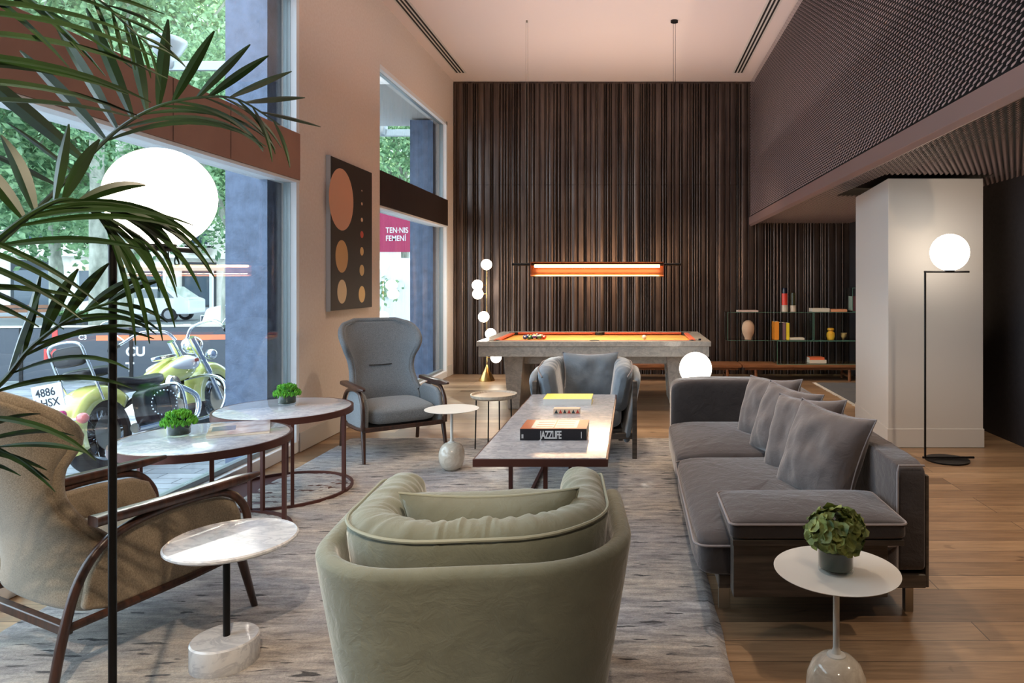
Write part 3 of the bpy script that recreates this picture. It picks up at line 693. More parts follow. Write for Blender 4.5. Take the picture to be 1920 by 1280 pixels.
def moss_pot(loc, label):
    t = thing('potted_succulent', label, 'plant', loc, 0, 'green plants in glass pots')
    MB().lathe([(.001, .012), (.055, .012), (.058, .018), (.058, .088), (.053, .088), (.05, .07), (.001, .07)], n=40).build('pot', M['potglass'], t)
    MB().lathe([(.001, 0), (.052, 0), (.0575, .004), (.0575, .0115), (.001, .0115)], n=40).build('pot_foot', M['clear'], t)
    g = MB(); rnd = random.Random(3)
    for k in range(420):
        a = rnd.random()*2*PI; r = .088*math.sqrt(rnd.random()); z = .092+.045*(1-(r/.095)**2)+rnd.uniform(-.014, .006)-(.02 if r > .06 else 0)
        d = Vector((math.cos(a)*r*5+rnd.uniform(-.3, .3), math.sin(a)*r*5+rnd.uniform(-.3, .3), .8)).normalized()
        c = Vector((r*math.cos(a), r*math.sin(a), z)); g.tube([c-d*.012, c+d*.004, c+d*.013], [.003, .0055, .0018], 5)
    g.build('foliage', M['moss'], t); return t
moss_pot((-2.44, 4.86, .592), 'green succulent in a dark glass pot on the round table by the pier wall')
moss_pot((-2.545, 3.86, .592), 'green succulent in a dark glass pot beside the magazine')
hp = thing('potted_hydrangea', 'green hydrangea in a dark glass pot on the pale egg-base table', 'plant', (.67, 2.27, .5005))
MB().lathe([(.001, .013), (.052, .013), (.056, .018), (.057, .085), (.052, .085), (.05, .07), (.001, .07)], n=40).build('pot', M['potglass'], hp)
MB().lathe([(.001, 0), (.052, 0), (.0565, .004), (.0565, .0125), (.001, .0125)], n=40).build('pot_foot', M['clear'], hp)
M['hydr'] = NM('hydrangea_leaf', rgb(44, 70, 28), rgb(150, 160, 84), 16, rough=.6, detail=3); g = MB(); rnd = random.Random(5)
for k in range(210):
    u = rnd.uniform(-.45, 1); a = rnd.random()*2*PI; q = math.sqrt(max(0, 1-u*u)); d = Vector((q*math.cos(a), q*math.sin(a), u*.85)); rr = rnd.uniform(.072, .094)
    c = Vector((0, 0, .125))+d*rr; z = (d+Vector((rnd.uniform(-.5, .5), rnd.uniform(-.5, .5), rnd.uniform(-.3, .4)))).normalized()
    x = z.cross(Vector((.3, .2, 1))).normalized(); y = z.cross(x); s = rnd.uniform(.016, .024); n = 8
    vs = [c]+[c+(x*math.cos(2*PI*j/n)*s*(1+.1*math.sin(3*j))+y*math.sin(2*PI*j/n)*s)+z*(.006+.004*math.sin(j*2.3+k)) for j in range(n)]
    g.add(vs, [(0, 1+j, 1+(j+1) % n) for j in range(n)])
g.build('flower_head', M['hydr'], hp, fix=False)
# ------------------------------------------------------------------ billiard table
pt = thing('billiard_table', 'marble billiard table with orange cloth in front of the ribbed wall', 'billiard table', (-.43, 8.40, 0))
hx, hy = 1.30, .78
MB().bb((-hx, -hy, .745), (hx, -hy+.15, .80)).bb((-hx, hy-.15, .745), (hx, hy, .80)).bb((-hx, -hy+.15, .745), (-hx+.15, hy-.15, .80)).bb((hx-.15, -hy+.15, .745), (hx, hy-.15, .80)).build('rail', M['slab'], pt, smooth=False, bev=.003)
MB().bb((-hx+.02, -hy+.02, .63), (hx-.02, -hy+.05, .7449)).bb((-hx+.02, hy-.05, .63), (hx-.02, hy-.02, .7449)).bb((-hx+.02, -hy+.05, .63), (-hx+.05, hy-.05, .7449)).bb((hx-.05, -hy+.05, .63), (hx-.02, hy-.05, .7449)).build('apron', M['slab'], pt, smooth=False)
MB().bb((-hx+.15, -hy+.15, .72), (hx-.15, hy-.15, .765)).build('playing_bed', M['cloth'], pt, smooth=False)
q = MB()
for s in (-1, 1):
    for x0, x1 in ((-hx+.21, -.06), (.06, hx-.21)):
        a = (x0, s*(hy-.15)); q.add([(x0, s*(hy-.15), .766), (x1, s*(hy-.15), .766), (x1, s*(hy-.15), .802), (x0, s*(hy-.15), .802), (x0+.03, s*(hy-.20), .785), (x1-.03, s*(hy-.20), .785), (x1-.03, s*(hy-.20), .802), (x0+.03, s*(hy-.20), .802)], [(0, 1, 5, 4), (4, 5, 6, 7), (7, 6, 2, 3), (0, 4, 7, 3), (1, 2, 6, 5), (0, 3, 2, 1)])
    x = s*(hx-.15); q.add([(x, -hy+.21, .766), (x, hy-.21, .766), (x, hy-.21, .802), (x, -hy+.21, .802), (x-s*.05, -hy+.24, .785), (x-s*.05, hy-.24, .785), (x-s*.05, hy-.24, .802), (x-s*.05, -hy+.24, .802)], [(0, 1, 5, 4), (4, 5, 6, 7), (7, 6, 2, 3), (0, 4, 7, 3), (1, 2, 6, 5), (0, 3, 2, 1)])
q.build('rail_cushion', M['clothred'], pt, smooth=False)
for x, y in ((-hx+.17, -hy+.17), (0, -hy+.15), (hx-.17, -hy+.17), (-hx+.17, hy-.17), (0, hy-.15), (hx-.17, hy-.17)):
    MB().lathe([(.001, .767), (.05, .767), (.055, .80), (.058, .803), (.062, .803), (.062, .7665), (.001, .7665)], (x, y, 0), 24).build('pocket', M['leather'], pt)
for s in (-1, 1):   # flared slab pedestals
    g = MB(); xo = s*1.05; xi = s*.82
    for y in (-.42, .42):
        g.add([(xo, y-.10, .63), (xi, y-.10, .63), (xi, y+.10, .63), (xo, y+.10, .63), (xo-s*.05, y-.07, 0.001), (xi+s*.05, y-.07, 0.001), (xi+s*.05, y+.07, 0.001), (xo-s*.05, y+.07, 0.001)],
              [(0, 1, 2, 3), (7, 6, 5, 4), (0, 4, 5, 1), (1, 5, 6, 2), (2, 6, 7, 3), (3, 7, 4, 0)])
    g.bb((s*.90-.03, -.36, .02), (s*.90+.03, .36, .62)); g.build('pedestal', M['slab'], pt, smooth=False, bev=.004)
MB().bb((-.86, -.40, .51), (.86, -.34, .63)).bb((-.86, .34, .51), (.86, .40, .63)).build('stretcher_beam', M['slab'], pt, smooth=False)
MB().bb((-hx+.06, -hy+.06, .64), (hx-.06, hy-.06, .715)).build('slate_bed', M['slab'], pt, smooth=False)
cols = [('yellow', (226, 180, 40)), ('blue', (30, 50, 130)), ('red', (190, 40, 36)), ('purple', (80, 40, 110)), ('orange', (226, 110, 40)), ('green', (24, 110, 70)), ('maroon', (110, 26, 36)), ('black', (18, 18, 18)),
        ('yellow-striped', (226, 180, 40)), ('blue-striped', (30, 50, 130)), ('red-striped', (190, 40, 36)), ('purple-striped', (80, 40, 110)), ('orange-striped', (226, 110, 40)), ('green-striped', (24, 110, 70)), ('maroon-striped', (110, 26, 36))]
order = [1, 5, 11, 13, 2, 9, 7, 3, 12, 4, 0, 8, 10, 6, 14]
M['ballw'] = P('ball_white', rgb(236, 228, 210), .06, coat=1.)
k = 0; px0, py0 = -1.30, 8.32
for row in range(5):
    for j in range(5-row):
        nm, c = cols[order[k]]; k += 1
        x = px0+.0575*j+.029*row; y = py0+.05*row
        t = thing('pool_ball', '%s pool ball in the racked triangle on the orange cloth' % nm, 'pool ball', (x, y, .7655), 0, 'racked pool balls')
        bm_ = P('ball_'+nm, rgb(*c), .06, coat=1.)
        if 'striped' in nm:
            MB().ball((0, 0, .0285), .0285, 20).build('shell', M['ballw'], t)
            g = MB(); g.lathe([(.0288*math.cos(a), .0288*math.sin(a)) for a in [(-.5+q*.125) for q in range(9)]], (0, 0, .0285), 20, Matrix.Rotation(random.uniform(-.4, .4), 3, 'X')); g.build('stripe', bm_, t)
        else:
            MB().ball((0, 0, .0285), .0285, 20).build('shell', bm_, t)
            MB().lathe([(.001, .0287), (.010, .0268), (.0102, .0262)], (0, 0, .0285), 14, Matrix.Rotation(1.2, 3, 'X')).build('number_disc', M['ballw'], t)
tag(MB().ball((0, 0, 0), .0285, 24).build('cue_ball', M['ballw'], loc=(.142, 8.33, .794)), 'white cue ball alone on the orange cloth', 'pool ball')
tag(MB().superq((0, 0, 0), (.03, .025, .018), .3).build('chalk_cube', P('dark_chalk', rgb(30, 34, 40), .9), loc=(.76, 7.78, .810)), 'small dark chalk cube on the right corner of the billiard rail', 'chalk')
# ------------------------------------------------------------------ pendant over the table
pd = thing('linear_pendant', 'long bronze linear pendant lamp glowing above the billiard table', 'pendant lamp', (-.43, 8.4, 1.62))
MB().tube([(-1.04, 0, .055), (1.02, 0, .055)], .017, 14).build('rod', M['black'], pd)
g = MB(); sec = [(.0, .075), (.075, .06), (.095, .0), (.08, -.06), (.062, -.085)]   # trough open towards the viewer and down
n = 24
def tr(off):
    return [(-.02+(.085+off)*math.cos(a), -.005+(.085+off)*math.sin(a)) for a in [(-2.0+4.0*i/20) for i in range(21)]]
o1, o2 = tr(0), tr(.006)
prof = o1+o2[::-1]; g.prism(prof, -.81, .81, 'x'); M['amber'] = P('copper_reflector', rgb(136, 84, 54), .4, .6); g.build('housing', M['amber'], pd)
for s in (-1, 1): MB().prism(tr(.004), s*.806, s*.812, 'x').build('end_cap', M['bronze'], pd)
MB().tube([(-.76, -.045, .033), (.76, -.045, .033)], .017, 14).build('light_tube', M['strip'], pd)
for x, r, mm in ((-.86, .0022, M['steel']), (.94, .0035, M['black'])):
    for dx in (-.012, .012): MB().tube([(x+dx, 0, .07), (x+dx, 0, ZC-1.62-.02)], r*.7, 6).build('suspension_wire', mm, pd)
    MB().lathe([(.001, 0), (.012 if x < 0 else .045, 0), (.012 if x < 0 else .045, -.022), (.001, -.022)], (x, 0, ZC-1.62-.0005), 24).build('canopy', mm, pd)
# ------------------------------------------------------------------ globe lamps
def ic_lamp(loc, rz, label, disc=.17, h=1.54, pole_r=.0085):
    t = thing('globe_floor_lamp', label, 'floor lamp', loc, rz, 'tall black lamps with a glowing globe')
    MB().lathe([(.001, 0), (disc, 0), (disc, .012), (.001, .014)], (.18, 0, 0), 56).build('base_disc', M['black'], t)
    MB().tube([(-.02, 0, .024), (.40, 0, .024)], .009, 10).build('base_bar', M['black'], t)
    MB().tube([(0, 0, .02), (0, 0, h)], pole_r, 14).build('pole', M['black'], t)
    MB().tube([(-.008, 0, h), (.36, 0, h)], .0085, 10).build('arm', M['black'], t)
    MB().lathe([(.001, 0), (.04, 0), (.04, .012), (.001, .012)], (.20, 0, h+.006), 24).build('globe_seat', M['black'], t)
    MB().ball((.20, 0, h+.158), .15, 48).build('globe', M['globe'], t)
    return t
ic_lamp((2.39, 5.62, 0), 0, 'black floor lamp with a glowing globe in front of the white pillar')
ic_lamp((-1.455, 1.925, .016), PI/2, 'black floor lamp with a large glowing globe among the palm fronds', pole_r=.0105)
sp = thing('low_globe_lamp', 'glowing globe lamp on a low brass stand behind the far end of the sofa', 'lamp', (.545, 5.95, 0))
MB().lathe([(.001, 0), (.13, 0), (.13, .01), (.001, .012)], n=40).build('base_disc', M['brass'], sp)
MB().tube([(-.14, 0, .012), (-.14, 0, .57)], .007, 10).tube([(-.14, 0, .565), (.10, 0, .565)], .007, 10).build('stand', M['brass'], sp)
MB().ball((0, 0, .71), .14, 40).build('globe', M['globe'], sp)
bl = thing('brass_globe_lamp', 'slender brass floor lamp with small glowing globes beside the billiard table', 'floor lamp', (-2.16, 10.2, 0))
MB().lathe([(.001, 0), (.12, 0), (.121, .006), (.02, .20), (.008, .24), (.001, .24)], n=40).build('cone_base', M['brass'], bl)
MB().tube([(0, 0, .2), (0, 0, 1.64)], .006, 10).build('pole', M['brass'], bl)
for x, y, z in ((-.005, 0, 1.72), (-.135, -.02, 1.415), (-.14, .03, 1.285), (-.03, -.08, .95), (.04, .08, .69), (.13, .03, .34)):
    if z < 1.7: MB().tube([(0, 0, z), (x*.6, y*.6, z)], .005, 8).build('arm', M['brass'], bl)
    MB().ball((x, y, z), .079, 28).build('globe', M['globe_s'], bl)
# ------------------------------------------------------------------ art panel
ap = thing('wall_art', 'dark panel painting with orange and cream circles on the pier wall', 'artwork', (XL+.002, 6.90, 1.91))
# local: y along wall, z up
MB().bb((0, -.50, -.72), (.045, .50, .72)).build('canvas', [P('panel_dark', rgb(48, 40, 36), .6)][0], ap, smooth=False)
MB().bb((0, -.508, -.728), (.040, -.4985, .728)).build('panel_edge', P('panel_edge_white', rgb(190, 196, 204), .6), ap, smooth=False)
def artc(px, py0, py1, w0, w1, col):
    Y = lambda p: 2.80*F/(1186-p); yc = (Y(w0)+Y(w1))/2; rr = (Y(w1)-Y(w0))/2; zc = EYE-((py0+py1)/2-530)*yc/F; rz_ = (py1-py0)/2*yc/F
    g = MB(); n = 48; g.add([(.0456, yc-6.90, zc-1.91)]+[(.0456, yc-6.90+rr*math.cos(2*PI*k/n), zc-1.91+rz_*math.sin(2*PI*k/n)) for k in range(n)], [(0, 1+k, 1+(k+1) % n) for k in range(n)])
    g.build('painted_disc', P('disc_paint', rgb(*col), .6), ap, smooth=False)
artc(0, 316, 432, 617, 663, (208, 156, 130)); artc(0, 450, 511, 629.5, 653, (196, 154, 104)); artc(0, 524, 569, 633, 650.5, (208, 186, 150))
for y0, y1, w, c in ((356, 359, 1, (210, 180, 160)), (379, 385, 1.5, (214, 180, 150)), (408, 416, 2, (216, 182, 150)), (433, 446, 3, (196, 84, 66)), (463, 479, 3.3, (222, 182, 120)), (496, 517, 4.3, (226, 190, 130)), (536, 567, 6, (228, 196, 136))):
    artc(0, y0, y1, 679-w, 679+w, c)
# ------------------------------------------------------------------ bench and glass shelves
def bench(x0, x1, label):
    t = thing('slatted_bench', label, 'bench', ((x0+x1)/2, 10.33, 0), 0, 'low wooden benches along the ribbed wall'); h = (x1-x0)/2
    g = MB(); ns = 9
    for k in range(ns): g.bb((-h, -.24+k*.054, .205), (h, -.24+k*.054+.044, .245))
    g.build('slats', M['bench'], t, smooth=False, bev=.003)
    MB().bb((-h+.04, -.19, .165), (h-.04, -.165, .2045)).bb((-h+.04, .18, .165), (h-.04, .205, .2045)).build('rail', M['bench'], t, smooth=False)
    for x in (-h+.2, h-.2):
        for y in (-.18, .19): MB().tube([(x, y, .17), (x, y, 0)], .022, 10).build('leg', M['bench'], t)
        MB().bb((x-.015, -.17, .055), (x+.015, .18, .085)).build('stretcher', M['bench'], t, smooth=False)
bench(-.3, 1.60, 'low slatted wooden bench partly behind the billiard table')
bench(1.62, 3.40, 'low slatted wooden bench carrying the glass shelves')
def gbox(x0, x1, z0, z1, label, y0=10.14, y1=10.52):
    t = thing('glass_shelf_box', label, 'glass shelf', ((x0+x1)/2, (y0+y1)/2, z0), 0, 'frameless glass shelf boxes'); w_ = (x1-x0)/2; d = (y1-y0)/2; h = z1-z0; e = .009
    for nm, a, b_ in (('bottom_panel', (-w_, -d, 0), (w_, d, e)), ('top_panel', (-w_, -d, h-e), (w_, d, h)), ('side_panel', (-w_, -d, e), (-w_+e, d, h-e)), ('side_panel', (w_-e, -d, e), (w_, d, h-e))):
        MB().bb(a, b_).build(nm, M['shelfglass'], t, smooth=False)
    g = MB()
    for z in (0, h-e): g.bb((-w_, -d-.0015, z), (w_, -d-.0002, z+e*.6))
    for x in (-w_, w_-e): g.bb((x, -d-.0015, e), (x+e*.6, -d-.0002, h-e))
    g.build('front_edge', M['glassedge'], t, smooth=False)
gbox(2.13, 3.40, .2465, .595, 'wide clear glass shelf box standing on the bench')
gbox(1.40, 2.665, .597, 1.02, 'cantilevered clear glass shelf box with the egg vase')
gbox(2.675, 3.42, .597, 1.02, 'clear glass shelf box with the yellow vase next to the pillar')
gbox(3.24, 3.43, 1.022, 1.38, 'small topmost glass shelf box half hidden by the pillar')
tag(MB().lathe([(.001, 0), (.05, 0), (.052, .02), (.085, .09), (.094, .15), (.088, .21), (.066, .255), (.035, .277), (.001, .283)], n=36).build('egg_vase', P('bisque_clay', rgb(206, 172, 146), .8), loc=(1.735, 10.33, .607)), 'pale clay egg-shaped vase in the cantilevered glass box', 'vase')
def std_book(x, w, h, c, label, lean=0):
    t = thing('upright_book', label, 'book', (x, 10.33, .607), 0, 'upright books in the glass box'); t.rotation_euler = (0, lean, 0)
    MB().bb((-w/2+.002, -.09, .002), (w/2-.002, .09, h-.003)).build('pages', M['paper'], t, smooth=False)
    mm = P('book_cover', rgb(*c), .5); MB().bb((-w/2, -.095, 0), (-w/2+.002, .092, h)).bb((w/2-.002, -.095, 0), (w/2, .092, h)).bb((-w/2, -.095, 0), (w/2, -.0901, h)).build('cover', mm, t, smooth=False)
std_book(2.145, .07, .265, (224, 140, 44), 'thick orange book, leftmost of the upright books')
std_book(2.205, .045, .25, (30, 26, 26), 'black upright book beside the thick orange one')
std_book(2.255, .05, .25, (120, 90, 96), 'mauve upright book between the black and yellow books')
std_book(2.31, .05, .245, (222, 196, 50), 'yellow upright book, rightmost of the upright books')
def flat(x, y, z, w, d, h, c, label, rz=0): return bk_('flat_book', label, 'book', (x, y, z), w, d, h, P('flat_cover', rgb(*c), .5), P('flat_spine', rgb(*c), .5), rz)
flat(2.45, 10.32, .607, .22, .16, .022, (206, 196, 180), 'thin white book lying beside the upright books in the glass box')
flat(1.72, 10.33, 1.021, .30, .2, .018, (216, 190, 180), 'thin pale book lying on top of the cantilevered glass box')
flat(2.80, 10.33, 1.021, .26, .2, .05, (206, 196, 180), 'cream book lying above the yellow vase box, left one')
flat(3.07, 10.33, 1.021, .24, .2, .035, (220, 150, 110), 'orange-edged book lying beside the cream book on the top glass')
flat(2.76, 10.33, .2560, .25, .19, .045, (216, 206, 190), 'cream book at the bottom of the stack in the lowest glass box')
flat(2.75, 10.34, .3015, .22, .18, .035, (222, 110, 70), 'orange book on top of the stack in the lowest glass box')
flat(3.33, 10.33, 1.032, .12, .2, .22, (104, 60, 66), 'maroon box-like book in the topmost glass box')
v = thing('cylinder_vase', 'tall red vase with navy cap and wooden base on the glass shelf', 'vase', (2.285, 10.33, 1.021))
MB().lathe([(.001, 0), (.046, 0), (.046, .095), (.001, .095)], n=32).build('wooden_base', M['ash'], v); MB().lathe([(.001, .0951), (.043, .0951), (.043, .27), (.001, .27)], n=32).build('red_body', P('red_glaze', rgb(214, 62, 46), .3), v)
MB().lathe([(.001, .2701), (.037, .2701), (.039, .33), (.033, .352), (.001, .354)], n=32).build('navy_cap', P('navy_glaze', rgb(18, 22, 40), .2), v)
v = thing('cylinder_vase', 'shorter olive glass vase with wooden base beside the red one', 'vase', (2.41, 10.33, 1.021))
MB().lathe([(.001, 0), (.044, 0), (.044, .09), (.001, .09)], n=32).build('wooden_base', M['ash'], v); MB().lathe([(.001, .0901), (.038, .0901), (.038, .28), (.034, .28), (.034, .10), (.001, .10)], n=32).build('glass_body', P('olive_glass', rgb(90, 86, 50), .1, trans=.6), v)
tag(MB().lathe([(.001, 0), (.05, 0), (.062, .04), (.06, .09), (.035, .115), (.034, .125), (.05, .135), (.05, .16), (.03, .165), (.001, .165)], n=32).build('gourd_vase', NM('amber_glaze', rgb(222, 160, 50), rgb(232, 190, 60), 10, rough=.3), loc=(2.975, 10.33, .607)), 'small amber gourd-shaped vase in the right glass box', 'vase')
tag(MB().lathe([(.001, 0), (.015, 0), (.04, .04), (.05, .09), (.046, .09), (.035, .045), (.001, .02)], n=28).build('small_bowl', NM('speckled_bowl', rgb(196, 170, 110), rgb(70, 50, 34), 18, rough=.4, detail=1), loc=(3.17, 10.33, .607)), 'small speckled cup beside the amber gourd vase', 'cup')
# ------------------------------------------------------------------ palm in the left foreground
pm = thing('kentia_palm', 'large potted palm arching its fronds across the left foreground', 'potted plant', (-2.42, 1.62, 0))
PO = Vector((-2.42, 1.62, 0))
def W(px, py, Y): return Vector(((px-1186)*Y/F, Y, EYE-(py-530)*Y/F))
def frond(pts, S, sides, seed=0, tw=.25, fold=.35, stalk=.009):
    # sides: (sign, n, q0, q1, L0, L1, forward0, forward1, droop, halfwidth)
    rnd = random.Random(seed); pts = [Vector(p) for p in spl([tuple(p) for p in pts], 8)]; N = len(pts)-1
    fr = MB().tube([p-PO for p in pts], [stalk*(1-.75*i/N)+.0012 for i in range(N+1)], 7).build('frond_stalk', M['leaf'], pm)
    g = MB()
    for sg, n, q0, q1, L0, L1, f0, f1, droop, wid in sides:
        for k in range(n):
            e = (k+.5*rnd.random())/max(1, n-1) if n > 1 else 0; e = min(e, 1.); q = min(q0+(q1-q0)*e, .998); f = q*N; i = int(f); a = pts[i].lerp(pts[min(i+1, N)], f-i)
            t = (pts[min(i+1, N)]-pts[max(i-1, 0)]).normalized(); D = Vector(S)*sg; D = (D-t*D.dot(t)).normalized()
            L = (L0+(L1-L0)*e)*rnd.uniform(.9, 1.08); d = (D+t*(f0+(f1-f0)*e)+Vector([rnd.uniform(-tw, tw)*.4 for _ in range(3)])).normalized()
            m = 11; c = a.copy(); cs = [c.copy()]; dd = d.copy(); dr = droop*rnd.uniform(.8, 1.2)
            for j in range(m-1):
                dd = (dd+Vector((0, 0, -1))*dr*(.06+.24*j/m)).normalized(); c = c+dd*L/(m-1); cs.append(c.copy())
            nrm = d.cross(t).normalized(); vs = []
            if nrm.length < .5: nrm = Vector((0, -1, 0))
            roll = rnd.uniform(-.5, .5)
            for j, p in enumerate(cs):
                x = j/(m-1); w_ = wid*(max(.03, math.sin(PI*min(x*.9+.07, 1)))**.8)*(1-.25*e)
                tt = (cs[min(j+1, m-1)]-cs[max(j-1, 0)]).normalized(); b_ = nrm.cross(tt).normalized(); nn = tt.cross(b_); b2 = b_*math.cos(roll)+nn*math.sin(roll); nn = tt.cross(b2)
                vs += [p+b2*w_-PO+nn*w_*fold, p-PO, p-b2*w_-PO+nn*w_*fold]
            g.add(vs, [(3*j+z, 3*j+z+1, 3*j+z+4, 3*j+z+3) for j in range(m-1) for z in (0, 1)])
    return g.build('leaflets', M['leaf'], fr, fix=False)
MB().lathe([(.001, 0), (.17, 0), (.21, .05), (.22, .40), (.20, .42), (.19, .37), (.001, .37)], n=40).build('planter', M['black'], pm)
MB().tube([(0, 0, .37), (.02, 0, .7), (.0, .02, 1.0)], [.05, .035, .03], 12).build('stem', M['leaf'], pm)
base = Vector((-2.42, 1.64, .95))
A = [base, W(-200, 620, 2.1), W(60, 400, 2.5), W(160, 300, 2.6), W(230, 236, 2.65), W(300, 198, 2.7), W(380, 182, 2.75), W(450, 188, 2.8), W(525, 235, 2.85)]
frond(A, (-.75, -.1, .75), [(1, 6, .37, .62, .58, .36, .10, .6, .03, .029), (1, 6, .66, .93, .36, .24, .9, 1.5, .10, .019), (-1, 10, .42, .97, .56, .22, 2.6, 1.6, .75, .010), (1, 2, .30, .34, .30, .3, .0, .1, .1, .012)], 1)
B = [base, W(-330, 700, 1.55), W(-90, 520, 1.6), W(20, 430, 1.62), W(75, 392, 1.64), W(120, 374, 1.66), W(165, 384, 1.68), W(205, 415, 1.7)]
frond(B, (-.35, 0, .9), [(1, 5, .44, .80, .22, .16, .2, .9, .35, .018), (-1, 8, .50, .93, .42, .36, 2.4, 2.2, 1.05, .009), (1, 4, .80, .97, .30, .25, 1.8, 2.2, 1.5, .009), (-1, 3, .35, .48, .34, .36, 1.6, 1.8, .35, .009)], 2)
C_ = [base, W(-520, 500, 1.5), W(-420, 250, 1.55), W(-330, 60, 1.65), W(-250, -60, 1.75), W(-150, -140, 1.8)]
frond(C_, (.95, .2, .1), [(1, 15, .42, .97, .72, .60, .35, .2, .36, .011)], 3)
C2 = [W(-150, -140, 1.8), W(60, -80, 1.85), W(180, -5, 1.9), W(235, 45, 1.92), W(285, 90, 1.95)]
frond(C2, (.6, .1, .6), [(1, 5, .35, .95, .18, .12, 1.5, 1.8, .5, .006), (-1, 5, .45, .95, .16, .12, 1.6, 2., .5, .006)], 4, stalk=.005)
D_ = [base, W(-330, 860, 1.75), W(-110, 800, 1.78), W(0, 720, 1.8), W(60, 650, 1.82), W(140, 592, 1.84), W(215, 565, 1.86)]
frond(D_, (-.4, 0, .9), [(1, 6, .5, .95, .24, .16, 1.6, 2.6, .35, .016), (-1, 9, .36, .97, .40, .17, 2.0, 2.6, .55, .008)], 5)
E_ = [base, W(-420, 700, 1.45), W(-300, 560, 1.5), W(-180, 470, 1.52), W(-90, 420, 1.55)]
frond(E_, (.5, 0, -.5), [(1, 6, .45, .97, .42, .36, .9, .6, .30, .0085)], 6)
F_ = [base, W(-300, 900, 1.9), W(-150, 850, 1.92), W(-60, 830, 1.94), W(0, 838, 1.95)]
frond(F_, (.1, 0, .9), [(1, 5, .3, .97, .26, .24, 2.4, 2.6, .4, .010), (-1, 5, .3, .97, .26, .2, 2.4, 2.6, .3, .010)], 7)
# ------------------------------------------------------------------ street outside
ZG = -.10
def pave_mat():
    m, nt, b = newmat('street_paving'); tc = nt.nodes.new('ShaderNodeTexCoord'); br = nt.nodes.new('ShaderNodeTexBrick')
    mp = nt.nodes.new('ShaderNodeMapping'); mp.inputs['Rotation'].default_value = (0, 0, .0)
    br.inputs['Scale'].default_value = 1; br.inputs['Brick Width'].default_value = .42; br.inputs['Row Height'].default_value = .14; br.inputs['Mortar Size'].default_value = .006
    br.inputs['Color1'].default_value = rgb(128, 134, 140); br.inputs['Color2'].default_value = rgb(160, 164, 168); br.inputs['Mortar'].default_value = rgb(70, 74, 80)
    nt.links.new(tc.outputs['Object'], mp.inputs[0]); nt.links.new(mp.outputs[0], br.inputs['Vector'])
    n = nz(nt, 3, (1, 1, 1), 5); r = ramp(nt, n.outputs[0], [(.3, (.75, .75, .78, 1)), (.7, (1.1, 1.1, 1.1, 1))])
    nt.links.new(mixc(nt, 1, br.outputs['Color'], r.outputs[0], 'MULTIPLY'), b.inputs['Base Color']); b.inputs['Roughness'].default_value = .6
    bump(nt, b, br.outputs['Fac'], -.3, .01); return m
M['pave'] = pave_mat(); M['asph'] = NM('asphalt', rgb(116, 120, 126), rgb(140, 144, 150), 30, rough=.8)
struct(box1('floor_pavement', (-12.5, -3, ZG-.2), (XL-.151, 60, ZG), M['pave']))
struct(box1('floor_road', (-70, -3, ZG-.25), (-12.5, 75, ZG-.06), M['asph']))
M['stucco'] = NM('pale_stone_facade', rgb(216, 208, 196), rgb(232, 226, 216), 3, rough=.8); M['winglass'] = P('facade_window', rgb(70, 84, 96), .15, coat=.5)
M['ftrim'] = P('facade_trim', rgb(240, 238, 232), .7); M['awn'] = P('shop_awning', rgb(60, 66, 70), .7)
def facade(name, label, p0, p1, H, wall, seed=0, shops=True):
    a = Vector(p0); b_ = Vector(p1); L = (b_-a).length; ang = math.atan2(b_.y-a.y, b_.x-a.x); rnd = random.Random(seed)
    t = thing(name, label, 'building', (a.x, a.y, ZG-.06), ang)
    MB().bb((0, 0, 0), (L, 8, H)).build('wall', wall, t, smooth=False)
    k = int(L/2.6); st = L/k
    for fl in range(int(H/3.6)):
        z = .9+fl*3.6
        MB().bb((0, -.25, fl*3.6+3.2), (L, -.001, fl*3.6+3.4)).build('cornice', M['ftrim'], t, smooth=False)
        for i in range(k):
            x = (i+.5)*st
            if fl == 0 and shops:
                f = MB().bb((x-.95, -.12, .02), (x+.95, -.001, 2.95)).build('shop_front', M['awn'] if i % 3 == 1 else M['ftrim'], t, smooth=False)
                MB().bb((x-.8, -.14, .15), (x+.8, -.1201, 2.35)).build('pane', M['winglass'], f, smooth=False)
            else:
                f = MB().bb((x-.62, -.08, z-.5), (x+.62, -.001, z+1.9)).build('window', M['ftrim'], t, smooth=False)
                MB().bb((x-.45, -.10, z-.35), (x+.45, -.0801, z+1.75)).build('pane', M['winglass'], f, smooth=False)
                if fl > 0 and i % 2:
                    bal = MB().bb((x-.8, -.7, z-.6), (x+.8, -.101, z-.5))
                    for q in range(14): bal.bb((x-.79+q*.12, -.69, z-.5), (x-.77+q*.12, -.67, z+.4))
                    bal.bb((x-.8, -.7, z+.4), (x+.8, -.66, z+.44)); bal.build('balcony', M['black'], t, smooth=False)
    return t
facade('apartment_building', 'pale stone building with shop fronts across the street, left of the dark pier', (-46, 34), (-20, 50), 15, M['stucco'], 1)
facade('apartment_building', 'pale building seen through the second window beyond the shrub', (-19.5, 51), (-6, 53), 14, P('white_render', rgb(232, 230, 224), .8), 2)
# red banner on a lamp post behind the second window
bn = thing('street_banner', 'magenta street banner with white lettering seen through the second window', 'banner', (-6.55, 18.6, ZG))
MB().tube([(-.52, 0, 0), (-.52, 0, 4.6)], .04, 10).build('pole', M['steel'], bn)
MB().bb((-.5, -.01, 2.38), (.62, .01, 3.45)).build('cloth', P('magenta_cloth', rgb(160, 50, 84), .8), bn, smooth=False)
text('lettering', 'TEN·NIS', .21, M['letw'], bn, T(-.12, -.013, 2.90) @ RX(PI/2), .002, .002, .8); text('lettering', 'FEMENÍ', .21, M['letw'], bn, T(-.12, -.013, 2.68) @ RX(PI/2), .002, .002, .8)
